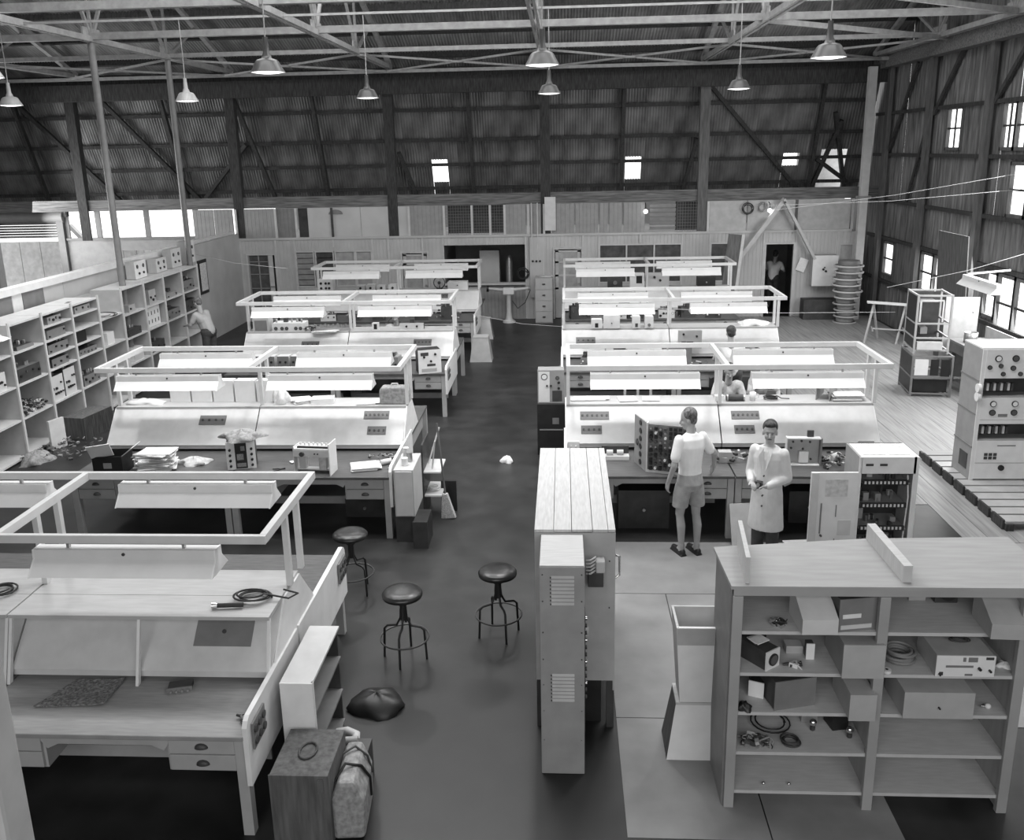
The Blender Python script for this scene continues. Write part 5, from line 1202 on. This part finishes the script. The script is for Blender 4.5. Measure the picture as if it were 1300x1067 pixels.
# bench along the window wall
t = thing('wall_bench', 'long timber bench along the windowed right wall', 'bench', (7.55, 13.2, 0))
bx('bench_top', M['deskwood'], t, 0, .72, 0, 4.5, .81, .85); bx('back_board', M['grey2'], t, .70, .73, 0, 4.5, .851, 1.08); bx('front_rail', M['mid'], t, .02,.05,0,4.5,.62,.80)
for y in (.05, 1.4, 2.9, 4.35): bx('leg', M['mid'], t, .04,.12,y,y+.08,0,.81); bx('leg', M['mid'], t, .6,.68,y,y+.08,0,.81)
t = thing('pot', 'round metal pot on the window bench', 'pot', (7.78, 17.25, .851)); MB().lathe([(0,.003),(.12,0),(.125,.2),(.115,.2),(.11,.01)], n=20).build('pot_body', M['metal'], t)
gear('hand_tool', 'black soldering tool behind the metal pot', 'tool', (7.98, 17.0, .851), .5, .35, .10, .09, 'black', None)
gear('display_board', 'large white board leaning behind the window bench', 'board', (7.78, 17.74, .05), -.1, .62, .02, 1.6, 'plaster', None, [(.2,1.3,.01)])
t = thing('dish', 'flat white dish on the window bench', 'dish', (8.0, 15.9, .851)); MB().lathe([(0,.01),(.10,.01),(.14,.03),(.13,.03),(.1,.004),(0,.004)], n=18).build('dish_body', M['white'], t)
lm = dup(LUM, (7.45, 17.0, 2.03), -PI/2, 'trough light fitting by the window, its bright end cap toward us'); lm['group'] = 'trough lights by the windows'
MB().bar((.1,0,.19),(.1,.75,.25),.03,.03).build('hanger_arm', M['white2'], lm)
t = thing('leaning_board', 'dark plywood sheet leaning on the windowed wall', 'board', (8.20, 18.45, 0)); MB().box(0,.02,0,1.45,0,2.75, roty(-.05)).build('sheet', M['timber'], t)
# stack of wire spools
t = thing('spool_tower', 'tall stack of pale ring spools standing before the dark corner', 'spools', (7.42, 23.78, -.077))
for k in range(10):
    z = .08+k*.165; rr = .30+.02*math.sin(k*2.1) if k < 5 else .36+.01*(k % 2)
    dx = .03*math.sin(k*1.7)
    MB().lathe([(rr-.03,z),(rr,z),(rr+.01,z+.02),(rr,z+.04),(rr-.03,z+.04)], (dx,0,0), 24).build('ring', M['white2' if k > 3 else 'grey2'], t)
    MB().lathe([(rr*.72,z+.041),(rr*.76,z+.10),(rr*.72,z+.16)], (dx,0,0), 14).build('winding', M['mid' if k % 2 else 'grey'], t)
# filing cabinet, pedestal grinder, far end
t = thing('filing_cabinet', 'narrow grey four-drawer filing cabinet against the far wall', 'cabinet', (-.77, 24.1, 0))
bx('case', M['grey2'], t, 0,.48,.01,.55,0,1.24,bevel=.005)
for k in range(4):
    q = bx('drawer', M['cream'], t, .02,.46,-.004,.009,.03+k*.30,.03+k*.30+.285); bx('handle', M['dark'], q, .20,.28,-.03,-.005,.16+k*.30,.19+k*.30)
papers('paper_pile', 'white papers and a box on top of the filing cabinet', (-.50, 24.35, 1.241), 0, .36, .3, 4)
t = thing('pedestal_grinder', 'white pedestal grinder with a long arm before the far counter', 'grinder', (-1.5, 24.3, 0))
MB().lathe([(.18,0),(.18,.03),(.09,.10),(.065,.3),(.06,.72),(.10,.78)], n=18).build('pedestal', M['white2'], t); bx('motor', M['white'], t, -.15,.15,-.10,.10,.78,.96,bevel=.02)
MB().cone((-.15,0,.9),(-.55,0,.94),.05,.035,n=12).cone((.15,0,.9),(.55,0,.94),.05,.035,n=12).build('spindle', M['white2'], t); MB().cone((-.60,0,.94),(-.54,0,.94),.09,n=16).build('wheel', M['black'], t); MB().cone((.54,0,.94),(.60,0,.94),.06,n=16).build('wheel', M['grey'], t)
MB().tube([(.1,-.05,.6),(.25,-.1,.4),(.45,-.05,.55),(.6,0,.9)], .012).build('cable', M['black'], t)
gear('tall_cupboard', 'tall pale cupboard behind the far counter opening', 'cupboard', (-2.1, 25.5, 0), 0, .55, .45, 1.85, 'cream', 'cream')
t = thing('gas_cylinder', 'pale upright gas cylinder right of the tall cupboard', 'cylinder', (-1.55, 25.7, 0)); MB().lathe([(.1,0),(.1,1.5),(.06,1.66),(.03,1.7)], n=16).build('cylinder', M['metal'], t)
cable('cable_coil', 'round hank of dark cable hung on the far counter post', (-1.15, 24.62, 1.02), .14, 3, .012, 'black'); COL.objects[-1].rotation_euler = (PI/2, 0, 0); COL.objects[-1].location = (-1.12, 24.775, 1.28)
# A brace, leaning ply, notice and switch cupboard at the right of the far wall
t = thing('timber_brace', 'pale timber A-shaped brace standing against the far wall', 'brace', (5.86, 24.6, 0))
MB().bar((.02,0,3.2),(-1.20,0,1.50),.11,.15,(0,1,0)).build('strut', M['palewood'], t); MB().bar((-.02,-.09,3.2),(.88,-.09,1.60),.07,.16,(0,1,0)).build('strut', M['palewood'], t)
MB().cone((0,-.14,3.12),(0,-.18,3.12),.03,n=8).build('bolt', M['dark'], t)
t = thing('leaning_board', 'tall narrow plywood sheet leaning at the farthest right bench', 'board', (4.05, 23.6, 0), 0)
MB().box(0,.34,0,.02,0,2.4, rotx(-.05) @ roty(.10)).build('sheet', M['timber'], t); MB().box(.345,.42,-.01,.03,0,2.4, rotx(-.05) @ roty(.10)).build('edge', M['palewood'], t)
gear('switch_cupboard', 'square white switch cupboard on the far wall by the doorway', 'cupboard', (7.02, 24.45, .88), 0, .66, .30, .82, 'grey2', 'white', [(-.05,.45,.03),(.02,.40,.03),(-.02,.5,.02)])
t = gear('notice', 'tilted white notice hung beside the far doorway', 'notice', (6.42, 24.74, 1.25), 0, .24, .012, .36, 'paper', None); t.rotation_euler = (0, .35, 0)
gear('low_chest', 'dark chest on the floor under the switch cupboard', 'chest', (6.9, 24.2, 0), 0, .9, .4, .55, 'black', 'dark')
for i, (x, z) in enumerate(((2.22, 2.93), (5.51, 2.90))):
    t = thing('light_bulb', ['bare glowing bulb over the fourth far window', 'bare glowing bulb beside the A-shaped brace'][i], 'bulb', (x, 24.60, z)); MB().ball((0,0,0), .055).build('bulb', M['bulb'], t); MB().tube([(0,0,.05),(0,.05,.18),(0,.19,.22)], .012).build('holder', M['black'], t)
cable('cable_coil', 'dark rope coil hanging high on the far wall by the brace', (4.95, 24.78, 2.95), .13, 3, .012, 'black'); COL.objects[-1].rotation_euler = (PI/2, 0, 0)
cable('cable_coil', 'second rope coil right of the other by the brace', (5.35, 24.78, 2.98), .11, 3, .012, 'mid'); COL.objects[-1].rotation_euler = (PI/2, 0, 0)
gear('counter_box', 'long metal tank on top of the partition at the far left', 'tank', (-11.3, 24.6, 1.55), 0, 1.4, .4, .5, 'white2', 'grey2') if False else None
# aerial wires
wires = [((4.0,18,3.35),(8.38,16.9,4.05),'upper thin wire rising from the brace to the right wall'), ((4.0,18,3.45),(8.38,17.2,3.72),'second thin wire just below the upper one'), ((5.4,15.2,2.25),(8.35,16,2.8),'thin wire slanting to the window lamps'),
         ((-1.8,17.5,1.45),(.12,18.4,1.0),'thin white line strung across the aisle floor'), ((1.0,15,2.0),(7.4,20.2,.92),'long thin wire over the third right bench to the trestle'), ((-9.0,21.5,2.3),(-5.0,16,2.6),'thin wire over the third left bench')]
for a, b, lb in wires: tag(MB().tube([a, tuple((p+q)/2-(.06 if i == 2 else 0) for i, (p, q) in enumerate(zip(a, b))), b], .004, 5).build('wire', M['rope']), lb, 'wire')
# ---------------------------------------------------------------- people
def capsule(mb, p0, p1, r0, r1, n=12):
    p0 = Vector(p0); p1 = Vector(p1); mb.cone(p0, p1, r0, r1, n); mb.ball(p0, r0, n=n, m=7); mb.ball(p1, r1, n=n, m=7)
def loft(mb, secs, n=20):
    vs = []; fs = []
    for (cx, cy, cz, rx, ry) in secs:
        for i in range(n):
            a = 2*PI*i/n; vs.append((cx+rx*math.cos(a), cy+ry*math.sin(a), cz))
    k = len(secs)
    for j in range(k-1):
        for i in range(n): fs.append((j*n+i, j*n+(i+1) % n, (j+1)*n+(i+1) % n, (j+1)*n+i))
    fs.append(tuple(range(n))[::-1]); fs.append(tuple(range((k-1)*n, k*n)))
    mb.add(vs, fs, None, True)
def fuse(mb, name, mt, parent, vox=.010, smooth=3, label=None):
    o = mb.build(name, M[mt], parent, label=label)
    r = o.modifiers.new('r', 'REMESH'); r.mode = 'VOXEL'; r.voxel_size = vox; r.use_smooth_shade = True
    s = o.modifiers.new('s', 'SMOOTH'); s.factor = .5; s.iterations = smooth
    return o
def hand(mb, wrist, dirv, palmn, s=1.0, curl=.5, thumb=1):
    w = Vector(wrist); d = Vector(dirv).normalized(); nrm = Vector(palmn).normalized(); side = d.cross(nrm).normalized()
    c = w+d*.045*s
    for k in range(4): capsule(mb, w+side*(.022-.014*k)*s+d*.01*s, c+side*(.027-.018*k)*s+d*.035*s, .013*s, .011*s, 8)
    for k, L_ in enumerate((.065,.075,.07,.055)):
        b = c+side*(.029-.019*k)*s+d*.04*s; m_ = b+(d*math.cos(curl*.6)+nrm*math.sin(curl*.6))*L_*.5*s; e = m_+(d*math.cos(curl*1.4)+nrm*math.sin(curl*1.4))*L_*.5*s
        capsule(mb, b, m_, .0095*s, .009*s, 8); capsule(mb, m_, e, .009*s, .0075*s, 8)
    b = w+side*.022*s*thumb+d*.025*s; m_ = b+(side*.6*thumb+d*.7+nrm*.3).normalized()*.04*s; e = m_+(side*.2*thumb+d*.9+nrm*.4).normalized()*.032*s
    capsule(mb, b, m_, .013*s, .011*s, 8); capsule(mb, m_, e, .011*s, .009*s, 8)
def head(mb, T):
    def P(x, y, z): return T @ Vector((x, y, z))
    mb.ball((0, .012, .135), .074, .092, .098, 20, 14, T)       # skull
    mb.ball((0, -.020, .075), .058, .066, .072, 18, 12, T)      # face
    mb.ball((0, -.045, .030), .034, .036, .030, 14, 9, T)       # chin
    capsule(mb, P(0, -.088, .105), P(0, -.103, .078), .009, .015, 8)
    for s in (-1, 1):
        mb.ball((s*.073, .012, .095), .011, .020, .031, 10, 8, T); mb.ball((s*.036, -.062, .078), .022, .018, .022, 10, 8, T)
    mb.ball((0, -.068, .132), .046, .016, .012, 14, 8, T)       # brow
def head_kids(t, T, hair, full=True, style='short'):
    mb = MB()
    mb.ball((0, .030, .158), .083, .092, .085, 22, 14, T); mb.ball((0, .052, .11), .070, .060, .075, 18, 12, T)
    if style == 'short': mb.ball((0, -.032, .196), .062, .050, .036, 16, 10, T)
    fuse(mb, 'hair', hair, t, .008, 2)
    if full:
        for s in (-1, 1):
            mb = MB().ball((s*.028, -.080, .106), .009, .006, .004, 10, 6, T); mb.build('eye', M['dark'], t)
            mb = MB().ball((s*.030, -.080, .122), .016, .005, .003, 10, 6, T); mb.build('eyebrow', M['hair2'], t)
        MB().ball((0, -.089, .053), .025, .008, .0055, 12, 6, T).build('mouth', M['hair2'], t)

# man in white shirt and shorts, seen from behind
t = thing('person', 'man in white T-shirt and pale shorts working at the middle right bench', 'person', (1.43, 9.72, 0), PI+.42)
HT = tr(.0, -.035, 1.510) @ rotz(.85) @ rotx(.22) @ Matrix.Diagonal((1.10, 1.08, 1.05, 1))
mb = MB()
head(mb, HT); capsule(mb, (0,.0,1.40), (0,-.015,1.56), .060, .056)
loft(mb, [(0,0,.86,.15,.10),(0,0,.95,.165,.115),(0,.0,1.05,.135,.10),(0,0,1.2,.155,.11),(0,.0,1.33,.18,.115),(0,.005,1.42,.15,.09),(0,.005,1.46,.07,.06)])
for s, kx, ky, ax, ay in ((1,.12,-.02,.115,.02), (-1,-.10,.03,-.095,.07)):
    capsule(mb, (s*.085,0,.90), (kx,ky-.01,.50), .088, .058); capsule(mb, (kx,ky-.01,.50), (kx,ky+.03,.36), .052, .058); capsule(mb, (kx,ky+.03,.36), (ax,ay,.10), .058, .036); capsule(mb, (ax,ay,.10), (ax,ay-.06,.05), .036, .034)
# left arm hanging slightly bent, right arm reaching to the desk
capsule(mb, (.185,0,1.40), (.265,.03,1.12), .052, .042); capsule(mb, (.265,.03,1.12), (.285,-.07,.89), .040, .027); hand(mb, (.285,-.07,.89), (.02,-.25,-.95), (-1,-.1,0), 1.0, .7, -1)
capsule(mb, (-.185,0,1.40), (-.37,.0,1.19), .052, .042); capsule(mb, (-.37,.0,1.19), (-.52,-.20,.95), .040, .027); hand(mb, (-.52,-.20,.95), (-.3,-.7,-.75), (.2,-.6,-.6), 1.0, .35, 1)
fuse(mb, 'body', 'skin', t, .0075, 2)
head_kids(t, HT, 'hair2', True, 'back'); t.scale = (.85, .94, 1)
mb = MB()
loft(mb, [(0,0,.985,.165,.125),(0,.0,1.06,.158,.122),(0,0,1.2,.175,.128),(0,.0,1.32,.20,.132),(0,.005,1.41,.18,.108),(0,.005,1.455,.10,.075),(0,.005,1.475,.075,.068)])
capsule(mb, (.18,0,1.40), (.245,.022,1.21), .068, .066); capsule(mb, (-.18,0,1.40), (-.29,.012,1.25), .068, .066)
fuse(mb, 'shirt', 'shirt', t, .010, 4)
mb = MB()
loft(mb, [(0,.0,.80,.185,.13),(0,.01,.88,.19,.145),(0,.0,.97,.168,.13),(0,0,1.03,.155,.118)])
loft(mb, [(.13,-.01,.60,.105,.105),(.115,-.005,.75,.108,.115),(.09,.0,.86,.10,.12)]); loft(mb, [(-.11,.02,.60,.105,.105),(-.10,.01,.75,.108,.115),(-.09,.0,.86,.10,.12)])
fuse(mb, 'shorts', 'shorts', t, .010, 3)
for kx, ay in ((.115, .02), (-.095, .07)):
    mb = MB(); capsule(mb, (kx, ay+.03, .045), (kx+.0, ay-.17, .035), .044, .038); mb.box(kx-.045, kx+.045, ay-.20, ay+.07, 0, .02); fuse(mb, 'shoe', 'black', t, .008, 2)
    mb = MB(); capsule(mb, (kx, ay, .13), (kx, ay+.002, .07), .043, .045); fuse(mb, 'sock', 'shorts', t, .009, 1)

# man in the long work coat
t = thing('person', 'smiling man in a long pale work coat holding a dark object', 'person', (2.22, 9.34, 0), -.55)
t.scale = (.85, .94, 1)
HT = tr(0, -.01, 1.490) @ rotz(.35) @ rotx(.0) @ Matrix.Diagonal((1.14, 1.08, 1.04, 1))
mb = MB(); head(mb, HT); capsule(mb, (0,.01,1.38), (0,0,1.54), .058, .054)
loft(mb, [(0,0,.86,.15,.10),(0,0,.95,.165,.115),(0,.0,1.05,.14,.10),(0,0,1.2,.155,.11),(0,.0,1.32,.18,.11),(0,.005,1.41,.15,.09),(0,.005,1.45,.07,.06)])
for s in (-1,1): capsule(mb, (s*.085,0,.90), (s*.10,0,.48), .085, .055); capsule(mb, (s*.10,0,.48), (s*.10,.03,.09), .052, .036)
capsule(mb, (.185,0,1.38), (.24,.02,1.11), .05, .04); capsule(mb, (.24,.02,1.11), (.06,-.22,1.05), .038, .026); hand(mb, (.06,-.22,1.05), (-.9,-.35,.0), (.2,-.3,-.9), 1.0, .8, 1)
capsule(mb, (-.185,0,1.38), (-.23,.0,1.11), .05, .04); capsule(mb, (-.23,.0,1.11), (-.12,-.24,1.08), .038, .026); hand(mb, (-.12,-.24,1.08), (.6,-.75,.0), (-.2,-.2,-.9), 1.0, .8, -1)
fuse(mb, 'body', 'skin', t, .0075, 2); head_kids(t, HT, 'hair')
mb = MB()
loft(mb, [(0,.0,.50,.235,.17),(0,.0,.70,.215,.165),(0,0,.90,.20,.155),(0,0,1.02,.178,.138),(0,0,1.2,.185,.135),(0,.0,1.32,.205,.132),(0,.005,1.40,.185,.11),(0,.01,1.445,.10,.08)])
capsule(mb, (.185,0,1.37), (.245,.02,1.11), .072, .062); capsule(mb, (.245,.02,1.11), (.09,-.19,1.055), .060, .045)
capsule(mb, (-.185,0,1.37), (-.235,.0,1.11), .072, .062); capsule(mb, (-.235,.0,1.11), (-.145,-.20,1.08), .060, .045)
ct = fuse(mb, 'coat', 'coat', t, .010, 3)
for s in (-1, 1):
    MB().add([(s*.015,-.150,1.18),(s*.075,-.150,1.36),(s*.085,-.105,1.45),(s*.03,-.115,1.44),(s*.02,-.135,1.30),(s*.015,-.158,1.18),(s*.078,-.158,1.36),(s*.088,-.113,1.452),(s*.03,-.123,1.442),(s*.02,-.143,1.30)], [(0,1,2,3,4),(9,8,7,6,5),(0,5,6,1),(1,6,7,2),(2,7,8,3),(3,8,9,4),(4,9,5,0)]).build('lapel', M['coat'], t)
for z in (1.14, .92, .80): MB().cone((.0,-.13-.02*(z < 1),z), (.0,-.155-.02*(z < 1),z), .010, n=8).build('button', M['dark'], t)
mb = MB()
for s in (-1,1): loft(mb, [(s*.10,.03,.06,.075,.085),(s*.10,.01,.3,.078,.09),(s*.09,.0,.55,.09,.10)])
fuse(mb, 'trousers', 'trousers', t, .010, 2)
for s in (-1,1):
    mb = MB(); capsule(mb, (s*.10,.05,.045), (s*.11,-.13,.035), .044, .038); mb.box(s*.105-.045, s*.105+.045, -.16, .09, 0, .02); fuse(mb, 'shoe', 'black', t, .008, 2)
t2 = thing('hand_meter', 'small dark object held in the coated man\'s hands', 'meter', (2.085, 9.145, 1.06), -.55); bx('case', M['black'], t2, -.035, .035, -.03, .03, -.03, .05, bevel=.008); MB().cone((0,-.031,.02),(0,-.036,.02),.02,n=12).build('dial', M['metal'], t2)

# seated and distant workers
def sitter(label, loc, rz, shirt='paper2', hair='hair', lean=.25, stand=False, arms='desk', seat=.48):
    t = thing('person', label, 'person', loc, rz)
    zs = (seat+.02) if not stand else .88
    # hips at (0,0,zs); chest leans forward (-y)
    sh = (0, -.50*math.sin(lean), zs+.50*math.cos(lean)); nk = (0, sh[1]-.05*math.sin(lean), sh[2]+.05)
    HT = tr(0, nk[1]-.015, nk[2]+.03) @ rotx(.15+lean*.7)
    mb = MB(); head(mb, HT); capsule(mb, (0, sh[1], sh[2]-.02), (0, nk[1]-.02, nk[2]+.08), .058, .054)
    capsule(mb, (0,0,zs+.05), (0, sh[1]*.6, zs+.30), .12, .12)
    el = [(s*.25, sh[1]-.08, sh[2]-.26) for s in (-1, 1)]; wr = [(s*.14, sh[1]-.30, sh[2]-.30) for s in (-1, 1)]
    for i, s in enumerate((-1, 1)):
        capsule(mb, (s*.18, sh[1], sh[2]-.04), el[i], .048, .04); capsule(mb, el[i], wr[i], .038, .027); hand(mb, wr[i], (-s*.3, -.9, -.1), (0, -.1, -1), 1, .6, -s)
        if stand: capsule(mb, (s*.09,0,zs), (s*.10,-.02,.48), .085, .055); capsule(mb, (s*.10,-.02,.48), (s*.10,.02,.09), .052, .036)
        else: capsule(mb, (s*.10,0,zs+.06), (s*.12,-.42,zs+.06), .08, .058); capsule(mb, (s*.12,-.42,zs+.06), (s*.12,-.40,.10), .052, .036)
    fuse(mb, 'body', 'skin', t, .010, 2); head_kids(t, HT, hair, False)
    mb = MB(); capsule(mb, (0,0,zs+.06), (0, sh[1]*.55, zs+.27), .150, .155)
    for s in (-1, 1): capsule(mb, (s*.06, sh[1]*.6, zs+.30), (s*.13, sh[1], sh[2]-.07), .125, .09); capsule(mb, (s*.17, sh[1], sh[2]-.06), ((s*.22, sh[1]-.05, sh[2]-.2)), .068, .06)
    fuse(mb, 'shirt', shirt, t, .012, 4)
    mb = MB(); capsule(mb, (-.06,0,zs+.03), (.06,0,zs+.03), .135, .135)
    for s in (-1, 1):
        if stand: capsule(mb, (s*.09,0,zs-.04), (s*.10,-.01,.12), .095, .06)
        else: capsule(mb, (s*.10,-.04,zs+.06), (s*.12,-.42,zs+.06), .092, .075); capsule(mb, (s*.12,-.42,zs+.06), (s*.12,-.40,.12), .072, .055)
    fuse(mb, 'trousers', 'trousers', t, .012, 2)
    for s in (-1, 1):
        y = .0 if stand else -.40
        mb = MB(); capsule(mb, (s*.11, y+.04, .045), (s*.12, y-.14, .035), .044, .038); fuse(mb, 'shoe', 'black', t, .010, 1)
    return t
def seat_for(x, y, lb, rz=0):
    d = dup(st, (x, y, -.15), rz, lb, 'stools under the seated workers'); return d
sitter('seated man in a checked pale shirt behind the middle right bench', (2.60, 14.05, 0), 0, 'paper2', 'hair', .35, False, seat=.50)
sitter('second seated worker leaning in beside the man in the checked shirt', (3.12, 14.35, 0), .3, 'white2', 'hair2', .45, False, seat=.52)
sitter('dark-haired worker standing between the middle and third right benches', (2.80, 14.75, 0), PI, 'white2', 'hair', .20, True)
sitter('pale blurred worker seated behind the third left bench', (-3.62, 19.05, 0), 0, 'white2', 'hair2', .3, False, seat=.50)
sitter('grey blurred figure bending at the far end of the white shelving', (-7.7, 18.7, 0), -PI/2-.4, 'grey2', 'hair2', .35, True)
sitter('man in a white shirt sitting with his back to us in the far doorway', (5.98, 25.9, 0), PI-.5, 'shirt', 'hair', .25, True)
for x, y, lb in ((2.62, 14.08, 'stool'), ):
    pass
def crate_seat(x, y, h, lb): gear('box_seat', lb, 'seat', (x, y-.17, 0), 0, .36, .34, h, 'timber', None)
crate_seat(2.60, 14.08, .415, 'wooden seat box under the man in the checked shirt'); crate_seat(3.12, 14.37, .435, 'wooden seat box under the worker leaning in'); crate_seat(-3.62, 19.08, .415, 'wooden seat box under the blurred worker at the third left bench')
